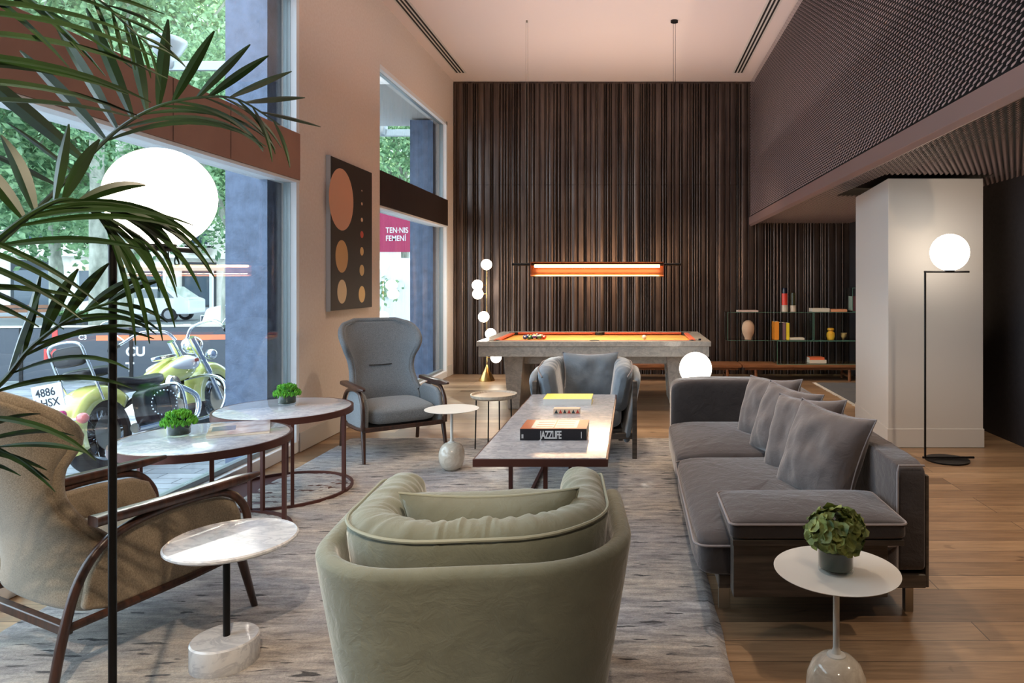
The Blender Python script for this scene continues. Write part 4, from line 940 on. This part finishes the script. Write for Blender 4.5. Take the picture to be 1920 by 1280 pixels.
# trees: crown meshes of separate leaves
M['bark'] = NM('plane_bark', rgb(120, 124, 112), rgb(170, 172, 158), 5, (1, 1, .5), .85, .5)
def leafm(nm, a, b_):
    m, nt, b = newmat(nm); n = nz(nt, .8, detail=3); n2 = nz(nt, 9, detail=2)
    r = ramp(nt, mixc(nt, .5, n.outputs[0], n2.outputs[0]), [(.4, a), (.6, b_)])
    nt.links.new(r.outputs[0], b.inputs['Base Color']); b.inputs['Roughness'].default_value = .55
    tr = nt.nodes.new('ShaderNodeBsdfTranslucent'); nt.links.new(r.outputs[0], tr.inputs[0]); mx = nt.nodes.new('ShaderNodeMixShader'); mx.inputs[0].default_value = .45
    out = nt.nodes['Material Output']; nt.links.new(b.outputs[0], mx.inputs[1]); nt.links.new(tr.outputs[0], mx.inputs[2]); nt.links.new(mx.outputs[0], out.inputs[0]); return m
M['tl'] = leafm('tree_leaf', rgb(66, 108, 74), rgb(158, 194, 144))
def crown_mesh(seed, n, R_, s0, s1):
    r = np.random.default_rng(seed); cl_ = r.normal(size=(46, 3)); cl_ /= np.linalg.norm(cl_, axis=1)[:, None]; cl_ *= (r.random((46, 1))**.45)*np.array(R_)
    c = cl_[r.integers(0, 46, n)]+r.normal(size=(n, 3))*np.array(R_)*.17
    a = r.normal(size=(n, 3)); a /= np.linalg.norm(a, axis=1)[:, None]; b_ = np.cross(a, r.normal(size=(n, 3))); b_ /= np.linalg.norm(b_, axis=1)[:, None]
    s = r.uniform(s0, s1, (n, 1)); cc = np.cross(a, b_)
    vs = np.stack([c-a*s, c+b_*s*.55+cc*s*.12, c+a*s, c-b_*s*.55+cc*s*.12], 1).reshape(-1, 3); fs = np.arange(4*n).reshape(-1, 4)
    me = bpy.data.meshes.new('foliage'); me.vertices.add(4*n); me.vertices.foreach_set('co', vs.ravel()); me.loops.add(4*n); me.loops.foreach_set('vertex_index', fs.ravel().astype(np.int32))
    me.polygons.add(n); me.polygons.foreach_set('loop_start', np.arange(0, 4*n, 4, dtype=np.int32)); me.polygons.foreach_set('loop_total', np.full(n, 4, dtype=np.int32)); me.update(calc_edges=True); me.materials.append(M['tl']); return me
CM = [crown_mesh(1, 11000, (2.9, 2.9, 2.3), .05, .11), crown_mesh(2, 11000, (3.2, 3.0, 2.6), .06, .13)]
def tree(x, y, zc, sc, tr, label, k, lean=0):
    t = thing('plane_tree', label, 'tree', (x, y, ZG), random.random()*6 if lean == 0 else 0, 'street trees outside')
    MB().tube(spl([(0, 0, 0), (lean*.3, .02, zc*.3), (lean*.2+.08, 0, zc*.6), (lean, .05, zc)], 4), [tr*1.25]+[tr]*5+[tr*.8]*4+[tr*.6]*3, 12).build('trunk', M['bark'], t)
    g = MB()
    for j in range(5):
        a = j*1.25+k; g.tube(spl([(lean*.6, 0, zc*.62), (lean+math.cos(a)*.7*sc, math.sin(a)*.7*sc, zc*.85), (lean+math.cos(a)*1.7*sc, math.sin(a)*1.7*sc, zc+.6*sc)], 4), [tr*.5]*4+[tr*.35]*3+[tr*.2]*2, 7)
    g.build('branch', M['bark'], t)
    o = bpy.data.objects.new('foliage', CM[k % 2]); C.objects.link(o); o.parent = t; o.location = (lean, 0, zc+.6*sc); o.scale = (sc,)*3; o.rotation_euler = (0, 0, k*1.3)
tree(-19.7, 23.5, 5.6, 1.35, .20, 'street tree beside the bench, its mottled trunk left of the parked white car', 0)
tree(-14.6, 19.5, 5.2, 1.3, .24, 'thick-trunked street tree behind the globe lamp', 1)
tree(-7.3, 12.4, 4.2, .72, .11, 'slim nearest street tree beside the dark pier and the white van', 2, .001)
tree(-16.5, 17.0, 7.2, 1.3, .2, 'street tree whose crown fills the top left of the window', 3)
tree(-12.6, 16.2, 8.3, 1.35, .18, 'tall street tree whose crown fills the top of the first window', 4)
tree(-22.5, 31, 6.4, 1.7, .25, 'distant street tree in front of the pale stone building', 5)
tree(-15.8, 30, 7.2, 1.7, .25, 'distant street tree behind the pergola bar', 6)
tree(-28.5, 29, 6.6, 1.8, .25, 'distant street tree at the far left', 7)
tree(-9.0, 20.6, 6.4, 1.05, .13, 'street tree with a bent dark trunk in the second window', 8)
tree(-8.6, 26, 7.6, 1.4, .15, 'street tree farther down the street in the second window', 9)
tree(-18.5, 42, 6.4, 1.9, .22, 'farthest street tree near the building corner', 10)
tree(-10.3, 14.0, 6.9, 1.05, .13, 'street tree beside the wall lantern in the first window', 12)
sh = thing('shrub', 'leafy green shrub outside the second window behind the wing chair', 'shrub', (-5.2, 14.2, ZG))
o = bpy.data.objects.new('foliage', crown_mesh(9, 2600, (.85, .8, .75), .04, .075)); C.objects.link(o); o.parent = sh; o.location = (0, 0, 1.05)
MB().bb((-.8, -.7, 0), (.8, .7, .3)).build('planter', M['awn'], sh, smooth=False)
# bench, planters
sb2 = thing('street_bench', 'wooden street bench on the far pavement at the left edge', 'bench', (-21.0, 23.6, ZG-.06), .3)
for k in range(3): MB().bb((-.9, -.22+k*.15, .42), (.9, -.10+k*.15, .46)).build('seat_plank', M['bench'], sb2, smooth=False)
for k in range(2): MB().bb((-.9, .26, .58+k*.15), (.9, .29, .69+k*.15)).build('back_plank', M['bench'], sb2, smooth=False)
for x in (-.75, .75): MB().tube([(x, -.2, 0), (x, -.2, .41), (x, .24, .43), (x, .31, .85)], .02, 8).build('leg', M['black'], sb2)
for k, x in enumerate((-18.45, -17.75)):
    p = thing('street_planter', ['grey street planter of low greenery, left of the pair by the white car', 'grey street planter of low greenery, right of the pair by the white car'][k], 'planter', (x, 22.4, ZG-.06), 0, 'pair of street planters')
    MB().lathe([(.001, 0), (.24, 0), (.32, .55), (.28, .55), (.26, .48), (.001, .48)], n=24).build('pot', M['awn'], p)
    o = bpy.data.objects.new('foliage', crown_mesh(20+k, 500, (.28, .28, .12), .03, .06)); C.objects.link(o); o.parent = p; o.location = (0, 0, .62)
# pergola bar
pg = thing('terrace_pergola', 'pale terrace pergola bar on slim posts across the street', 'pergola', (-17, 25, ZG-.06))
MB().bb((-3.6, -.05, 2.05), (3.4, .05, 2.2)).build('beam', P('pergola_peach', rgb(244, 214, 190), .6), pg, smooth=False)
for x in (-3.2, 1.7): MB().bb((x-.05, -.05, 0), (x+.05, .05, 2.05)).build('post', M['whitetrim'], pg, smooth=False)
# vehicles
M['wpaint'] = P('white_car_paint', rgb(232, 234, 236), .2, coat=1.); M['carglass'] = P('car_glass', rgb(58, 76, 80), .06, coat=1.); M['hub'] = P('wheel_cover', rgb(150, 152, 156), .3, .8)
def car(name, label, loc, rz, prof, w_, glass, wheels, wr):
    t = thing(name, label, 'vehicle', loc, rz)
    MB().prism(prof, -w_/2, w_/2, 'y').build('body', M['wpaint'], t, smooth=False, bev=.06)
    for g in glass: MB().prism(g, -w_/2-.006, w_/2+.006, 'y').build('side_window', M['carglass'], t, smooth=False)
    for x in wheels:
        for s in (-1, 1):
            wq = MB().lathe([(.001, -.1), (wr*.9, -.1), (wr, -.05), (wr, .05), (wr*.9, .1), (.001, .1)], (x, s*(w_/2-.08), wr), 28, Matrix.Rotation(PI/2, 3, 'X')).build('wheel', M['tyre'], t)
            MB().lathe([(.001, -.112), (wr*.6, -.112), (wr*.6, .112), (.001, .112)], (x, s*(w_/2-.08), wr), 20, Matrix.Rotation(PI/2, 3, 'X')).build('hubcap', M['hub'], wq)
    return t
vprof = [(-2.45, .35), (-2.5, .75), (-2.4, 1.05), (-1.65, 1.22), (-.95, 1.95), (-.6, 2.05), (2.5, 2.05), (2.55, 1.6), (2.55, .35)]
vn = car('white_van', 'white van beyond the dark pier facing left', (-6.05, 14.6, ZG), .10, vprof, 1.85, [[(-1.5, 1.25), (-.88, 1.88), (-.3, 1.88), (-.3, 1.25)]], (-1.6, 1.7), .33)
MB().add([(-1.62, -.8, 1.245), (-1.62, .8, 1.245), (-.98, .75, 1.935), (-.98, -.75, 1.935)], [(0, 1, 2, 3)]).build('windscreen', M['carglass'], vn, smooth=False, loc=(-.035, 0, .03))
MB().bb((-2.56, -.86, .36), (-2.43, .86, .62)).build('bumper', M['awn'], vn, smooth=False, bev=.03); MB().bb((-2.53, -.86, .74), (-2.40, -.60, .92)).build('headlight', M['chrome'], vn, smooth=False, bev=.02)
cprof = [(-2.0, .3), (-2.05, .7), (-1.9, .85), (-1.1, .98), (-.6, 1.42), (1.2, 1.45), (1.8, 1.0), (2.05, .9), (2.05, .3)]
car('white_car', 'small white car parked across the street beyond the planters', (-20.6, 29.0, ZG-.06), .2, cprof, 1.7, [[(-.95, .98), (-.52, 1.34), (.15, 1.34), (.15, .98)], [(.25, .98), (.25, 1.34), (1.12, 1.36), (1.5, .98)]], (-1.3, 1.3), .3)
# terrace screen with lettering
M['scr'] = P('grey_screen', rgb(62, 68, 76), .35); M['orange'] = P('orange_stripe', rgb(230, 120, 80), .5); M['redlet'] = P('red_lettering', rgb(190, 70, 66), .6)
ts = thing('terrace_screen', 'long dark grey terrace screen with white and red lettering behind the motorcycle', 'screen', (-8.25, 10.6, ZG), .12)
MB().bb((-2.6, -.02, .06), (2.05, .02, .86)).build('panel', M['scr'], ts, smooth=False, bev=.01)
for x in (-2.6, -1.05, .5, 2.02): MB().bb((x-.025, -.03, 0), (x+.025, .03, .90)).build('post', M['black'], ts, smooth=False)
MB().bb((-2.6, -.035, .865), (2.05, .035, .90)).build('top_rail', M['steel'], ts, smooth=False)
MB().bb((.0, -.024, .66), (2.0, -.0202, .74)).build('stripe', M['orange'], ts, smooth=False)
text('lettering', 'CU', .2, M['letw'], ts, T(.42, -.022, .42) @ RX(PI/2), .0015, .006); text('lettering', 'T', .2, M['letw'], ts, T(.42, -.022, .18) @ RX(PI/2), .0015, .006)
text('lettering', 'Me', .26, M['redlet'], ts, T(-.75, -.022, .36) @ RX(PI/2), .0015, .004); MB().bb((-.62, -.024, .66), (-.54, -.0202, .83)).build('red_patch', M['redlet'], ts, smooth=False)
text('lettering', 'C3', .1, M['letw'], ts, T(-.25, -.022, .68) @ RX(PI/2), .0015, .002)
# wall lanterns on the facade
def lantern(loc, arm, label):
    t = thing('street_lantern', label, 'street lamp', loc, 0, 'street lanterns on the facade')
    MB().lathe([(.001, 0), (.09, 0), (.11, .04), (.11, .16), (.15, .2), (.21, .32), (.22, .34), (.22, .38), (.16, .41), (.001, .42)], n=32).build('housing', M['frame'], t)
    MB().bb((0, -.03, -.02), (arm, .03, .10)).build('arm', M['frame'], t, smooth=False, bev=.01)
lantern((-5.95, 8.8, 4.18), 2.59, 'grey bowl-shaped street lantern on a facade arm seen through the first window')
lantern((-4.35, 11.9, 4.0), 1.2, 'pale street lantern at the top of the second window')
# ------------------------------------------------------------------ motorcycle
mc = thing('motorcycle', 'yellow and cream cruiser motorcycle parked outside the window', 'motorcycle', (-4.27, 5.58, ZG)); mc.rotation_euler = (0, math.radians(-11), math.radians(3))
def wheel(y, r, name, steer=None, par=mc):
    Ry = Matrix.Rotation(PI/2, 3, 'Y')
    w_ = MB().lathe([(r-.11, -.045), (r-.07, -.068), (r-.02, -.06), (r, -.025), (r+.002, 0), (r, .025), (r-.02, .06), (r-.07, .068), (r-.11, .045), (r-.11, -.045)], (0, y, r), 56, Ry).build(name, M['tyre'], par)
    MB().lathe([(r-.135, -.045), (r-.11, -.052), (r-.105, 0), (r-.11, .052), (r-.135, .045), (r-.135, -.045)], (0, y, r), 48, Ry).build('rim', M['chrome'], w_)
    g = MB()
    for k in range(18):
        a = 2*PI*k/18; g.tube([(.03*(-1)**k, y+.03*math.cos(a+.5), r+.03*math.sin(a+.5)), (0, y+(r-.13)*math.cos(a), r+(r-.13)*math.sin(a))], .004, 5)
    g.build('spokes', M['chrome'], w_); MB().lathe([(.001, -.07), (.05, -.06), (.04, 0), (.05, .06), (.001, .07)], (0, y, r), 20, Ry).build('hub', M['chrome'], w_)
    MB().lathe([(.001, .072), (.10, .072), (.14, .078), (.14, .084), (.001, .084)], (0, y, r), 32, Ry).build('brake_disc', M['steel'], w_); return w_
RR = .325; wheel(0, RR, 'rear_wheel'); wheel(1.62, RR, 'front_wheel')
def fender(y, r, a0, a1, w_, m, name, flare=0):
    g = MB()
    def fn(u, v):
        a = a0+(a1-a0)*u; s = (v-.5)*PI*1.05; rr = r+.012+.05*math.cos(s)-(.09 if abs(s) > 1.5 else 0)*1+flare*u*u
        return (w_*math.sin(s), y+rr*math.cos(a), RR+rr*math.sin(a))
    g.grid(fn, 26, 14); o = g.build(name, m, mc); md = o.modifiers.new('s', 'SOLIDIFY'); md.thickness = .006; return o
fender(0, RR+.02, math.radians(195), math.radians(40), .11, M['yellow'], 'rear_fender'); fender(1.62, RR+.02, math.radians(175), math.radians(10), .10, M['yellow'], 'front_fender')
# fuel tank: two teardrop halves
def tank(s):
    def fn(q):
        q = q.copy(); k = (q.y+.3)/.6; q.z *= (.55+.55*k); q.x *= (.5+.6*k); q.z -= .10*(1-k); return q
    MB().superq((s*.07, 1.03, .75), (.19, .60, .25), .85, .8, 40, 24, fn=fn).build('fuel_tank', M['yellow'], mc)
    def f2(q):
        q = q.copy(); k = (q.y+.18)/.4; q.z *= (.5+.6*k); q.x *= (.7+.5*k); return q
    MB().superq((s*.105, 1.11, .75), (.165, .40, .17), .85, .8, 32, 20, fn=f2).build('tank_panel', M['cream'], mc)
tank(1); tank(-1)
MB().superq((0, 1.02, .85), (.07, .34, .05), .5).build('tank_console', M['chrome'], mc)
MB().superq((.207, 1.17, .77), (.008, .07, .035), .6).build('tank_badge', P('badge_red', rgb(170, 60, 40), .4), mc)
def seatf(q):
    q = q.copy(); q.z += .10*((q.y)/.35)**2*(1 if q.y < 0 else .3); return q
MB().superq((0, .50, .66), (.34, .62, .12), .7, .6, 40, 20, fn=seatf).build('seat', M['leather'], mc)
MB().superq((0, .02, .83), (.26, .34, .09), .6, .6, 36, 18).build('pillion_pad', M['leather'], mc)
# engine
MB().superq((0, .82, .34), (.28, .40, .26), .5).build('crankcase', M['steel'], mc)
for a, y in ((-.4, .74), (.4, .92)):
    g = MB(); R3 = Matrix.Rotation(-a, 3, 'X')
    for k in range(9): g.lathe([(.001, 0), (.085, 0), (.085, .010), (.06, .012), (.06, .024), (.001, .024)], Vector((0, y, .44))+R3 @ Vector((0, 0, k*.024)), 20, R3)
    g.superq(Vector((0, y, .44))+R3 @ Vector((0, 0, .24)), (.16, .15, .07), .5); g.build('cylinder', M['chrome'], mc)
MB().lathe([(.001, 0), (.09, 0), (.10, .02), (.085, .05), (.001, .055)], (.12, .83, .58), 28, Matrix.Rotation(PI/2, 3, 'Y')).build('air_cleaner', M['chrome'], mc)
MB().tube(spl([(.12, .98, .55), (.18, 1.10, .42), (.19, 1.0, .24), (.19, .6, .19)], 5), .024, 12).build('exhaust_header', M['chrome'], mc)
for z in (.20, .29): MB().tube([(.20, .62, z), (.215, .12, z+.02)], .042, 16).build('silencer', M['chrome'], mc)
MB().tube([(.0, .15, .35), (.0, .6, .25), (0, 1.1, .25), (0, 1.25, .68), (0, .6, .56), (0, 0, .40)], .022, 10).build('frame', M['black'], mc)
MB().lathe([(.13, -.006), (.16, -.006), (.16, .006), (.13, .006), (.13, -.006)], (-.09, 0, RR), 40, Matrix.Rotation(PI/2, 3, 'Y')).build('drive_pulley', M['black'], mc)
# saddle bags with studs
for s in (-1, 1):
    bg = MB().superq((s*.25, .38, .46), (.14, .44, .30), .35, .4, 36, 20).build('saddle_bag', M['leather'], mc)
    g = MB()
    for k in range(22):
        a = 2*PI*k/22; g.ball((s*.322, .38+.17*math.cos(a), .46+.105*math.sin(a)), .008, 8)
    g.build('stud', M['chrome'], bg); MB().bb((s*.322-.003, .27, .33), (s*.322+.003, .30, .59)).bb((s*.322-.003, .46, .33), (s*.322+.003, .49, .59)).build('strap', M['leather'], bg, smooth=False)
# forks, bars, lamps
SR = lambda p: (p[0]*math.cos(.3)-(p[1]-1.38)*math.sin(.3), 1.38+p[0]*math.sin(.3)+(p[1]-1.38)*math.cos(.3), p[2])
for s in (-1, 1):
    MB().tube([(s*.10, 1.63, RR), (s*.10, 1.50, .66)], .028, 12).tube([(s*.10, 1.52, .62), (s*.10, 1.33, 1.0)], .034, 12).build('fork', M['chrome'], mc)
    MB().tube(spl([SR((s*.05, 1.30, 1.0)), SR((s*.12, 1.27, 1.10)), SR((s*.30, 1.22, 1.13)), SR((s*.42, 1.08, 1.06)), SR((s*.46, .94, 1.02))], 5), .014, 10).build('handlebar', M['chrome'], mc)
    MB().tube([SR((s*.44, 1.0, 1.035)), SR((s*.475, .88, 1.0))], .021, 12).build('grip', M['leather'], mc)
    MB().tube([SR((s*.40, 1.10, 1.06)), SR((s*.52, 1.12, 1.20))], .006, 8).build('mirror_stem', M['chrome'], mc)
    mi = MB().ball(SR((s*.53, 1.13, 1.24)), 1, 24, (.075, .018, .052)).build('mirror', M['chrome'], mc)
    MB().ball(SR((s*.53, 1.112, 1.24)), 1, 24, (.066, .006, .044)).build('mirror_glass', M['carglass'], mi)
    MB().ball((s*.17, 1.50, .80), .055, 20).build('spot_lamp', M['chrome'], mc); MB().tube([(0, 1.48, .78), (s*.17, 1.50, .78)], .012, 8).build('lamp_bracket', M['chrome'], mc)
MB().ball((0, 1.50, .93), .095, 28, (1, 1.15, 1)).build('headlight', M['chrome'], mc)
MB().tube(spl([(0, 1.28, .60), (.20, 1.30, .60), (.36, 1.26, .52), (.38, 1.22, .36), (.30, 1.15, .22), (0, 1.10, .20)], 5), .016, 10).tube(spl([(0, 1.28, .60), (-.20, 1.30, .60), (-.36, 1.26, .52), (-.38, 1.22, .36), (-.30, 1.15, .22), (0, 1.10, .20)], 5), .016, 10).build('crash_bar', M['chrome'], mc)
MB().tube(spl([(.15, .55, .60), (.33, .56, .60), (.37, .58, .50), (.34, .62, .24)], 5), .014, 10).build('bag_guard', M['chrome'], mc)
# sissy bar, plate and lamps at the tail
MB().tube(spl([(-.13, -.05, .60), (-.13, -.14, .95), (-.10, -.17, 1.08), (.10, -.17, 1.08), (.13, -.14, .95), (.13, -.05, .60)], 6), .011, 10).build('sissy_bar', M['chrome'], mc)
MB().superq((0, -.13, .98), (.24, .06, .16), .5).build('backrest_pad', M['leather'], mc)
lp = MB().bb((-.11, -.415, .62), (.11, -.408, .80)).build('licence_plate', P('plate_white', rgb(220, 226, 232), .4), mc, smooth=False, bev=.002)
M['platel'] = P('plate_black', rgb(30, 34, 44), .5)
text('plate_characters', '4886', .085, M['platel'], lp, T(-.085, -.4165, .715) @ RX(PI/2), .0006, .001, .85); text('plate_characters', 'HSX', .085, M['platel'], lp, T(-.06, -.4165, .635) @ RX(PI/2), .0006, .001, .85)
MB().bb((-.108, -.4158, .625), (-.088, -.4152, .70)).build('plate_band', P('plate_blue', rgb(60, 84, 170), .5), lp, smooth=False)
MB().superq((0, -.40, .55), (.17, .07, .08), .5).build('tail_light', P('tail_magenta', rgb(190, 30, 110), .15, coat=1.), mc)
MB().tube([(-.16, -.38, .50), (.16, -.38, .50)], .012, 8).build('indicator_bar', M['chrome'], mc)
for s in (-1, 1): MB().ball((s*.19, -.38, .50), .042, 18).build('indicator', P('indicator_red', rgb(190, 100, 96), .2, coat=1.), mc)
MB().superq((0, -.40, .31), (.11, .02, .05), .3).build('reflector', M['redlens'], mc)
MB().tube([(-.08, .75, .22), (-.30, .80, .03)], .012, 8).build('side_stand', M['chrome'], mc)
SKY = 5.2; SUN = 36.; SOF = 90.; CEIL_FILL = 75.; EXPO = 0.28
DL = [(.25, -1.5, -2.1, 2.75, 800, .62), (.6, -1., -.5, 2.6, 150, 1.1), (-1.5, 9.0, -1.2, 9.4, 110, 1.3), (.6, 9.0, .6, 9.2, 110, 1.3), (-.3, 4.5, .3, 4.6, 240, 1.3), (-.6, 6.6, -.8, 6.6, 160, 1.3)]
# ------------------------------------------------------------------ camera, daylight, lamps
cam = bpy.data.cameras.new('camera'); co = bpy.data.objects.new('camera', cam); C.objects.link(co)
co.location = (0, 0, EYE); co.rotation_euler = (PI/2, 0, 0); cam.sensor_width = 36; cam.lens = F/1920*36; cam.shift_x = -(1186-960)/1920; cam.shift_y = -(640-530)/1920; cam.clip_start = .05; cam.clip_end = 300
S = bpy.context.scene; S.camera = co
wd_ = bpy.data.worlds.new('sky'); S.world = wd_; wd_.use_nodes = True; nt = wd_.node_tree; bg = nt.nodes['Background']
bg.inputs[0].default_value = (.72, .86, 1.0, 1); bg.inputs[1].default_value = SKY
def light(nm, typ, loc, e, col, rot=(0, 0, 0), **k):
    l = bpy.data.lights.new(nm, typ); l.energy = e; l.color = col
    for a, v in k.items(): setattr(l, a, v)
    o = bpy.data.objects.new(nm, l); C.objects.link(o); o.location = loc; o.rotation_euler = rot; return o
def aim(o, tgt): o.rotation_euler = (Vector(tgt)-o.location).to_track_quat('-Z', 'Y').to_euler()
o = light('sun', 'SUN', (0, 0, 10), SUN, (1, .93, .82), angle=math.radians(1.2)); aim(o, o.location+Vector((.60, -.95, -.62)))
# portals help the sky light find the two tall windows
for y0, y1 in ((.95, 5.85), (7.8, 10.35)):
    l = bpy.data.lights.new('window_portal', 'AREA'); l.shape = 'RECTANGLE'; l.size = y1-y0; l.size_y = 3.8; l.cycles.is_portal = True
    o = bpy.data.objects.new('window_portal', l); C.objects.link(o); o.location = (XL-.155, (y0+y1)/2, 2.0); aim(o, (XL+5, (y0+y1)/2, 2.0))
WARM = (1, .80, .60)
# recessed ceiling downlights
for x, y, tx, ty, e, sz in DL:
    o = light('ceiling_downlight', 'SPOT', (x, y, ZC-.02), e, WARM, spot_size=sz, spot_blend=.6, shadow_soft_size=.05); aim(o, (tx, ty, 0))
o = light('pendant_glow', 'AREA', (-.43, 8.36, 1.56), 60, (1, .74, .46), shape='RECTANGLE', size=1.5, size_y=.1)
o = light('rib_wall_fill', 'AREA', (-.43, 8.46, 1.74), 30, (1, .62, .34), shape='RECTANGLE', size=1.5, size_y=.06); aim(o, (-.43, 11, 2.3))  # added fill giving the ribbed wall a warm glow behind the pendant
# soffit downlights on the right
for x, y in ((2.7, 9.0), (2.6, 4.6), (2.5, 2.4)):
    o = light('soffit_downlight', 'SPOT', (x, y, ZS-.03), SOF, WARM, spot_size=1.9, spot_blend=.8, shadow_soft_size=.04)
# added unseen spots warming the soffit, behind the pillar and right of view
for x, y, e in ((2.95, 8.3, 90), (3.0, 4.2, 70)):
    o = light('soffit_fill', 'SPOT', (x, y, .15), e, (1, .74, .50), (PI, 0, 0), spot_size=2.4, spot_blend=.8, shadow_soft_size=.06)
# added hovering fill without a fixture, washes warm light over the ceiling
o = light('ceiling_fill', 'AREA', (.0, 5.5, 3.3), CEIL_FILL, (1, .84, .77), shape='RECTANGLE', size=3.6, size_y=9); o.rotation_euler = (PI, 0, 0)
S.view_settings.view_transform = 'Standard'; S.view_settings.look = 'None'; S.view_settings.gamma = 1; S.view_settings.exposure = EXPO
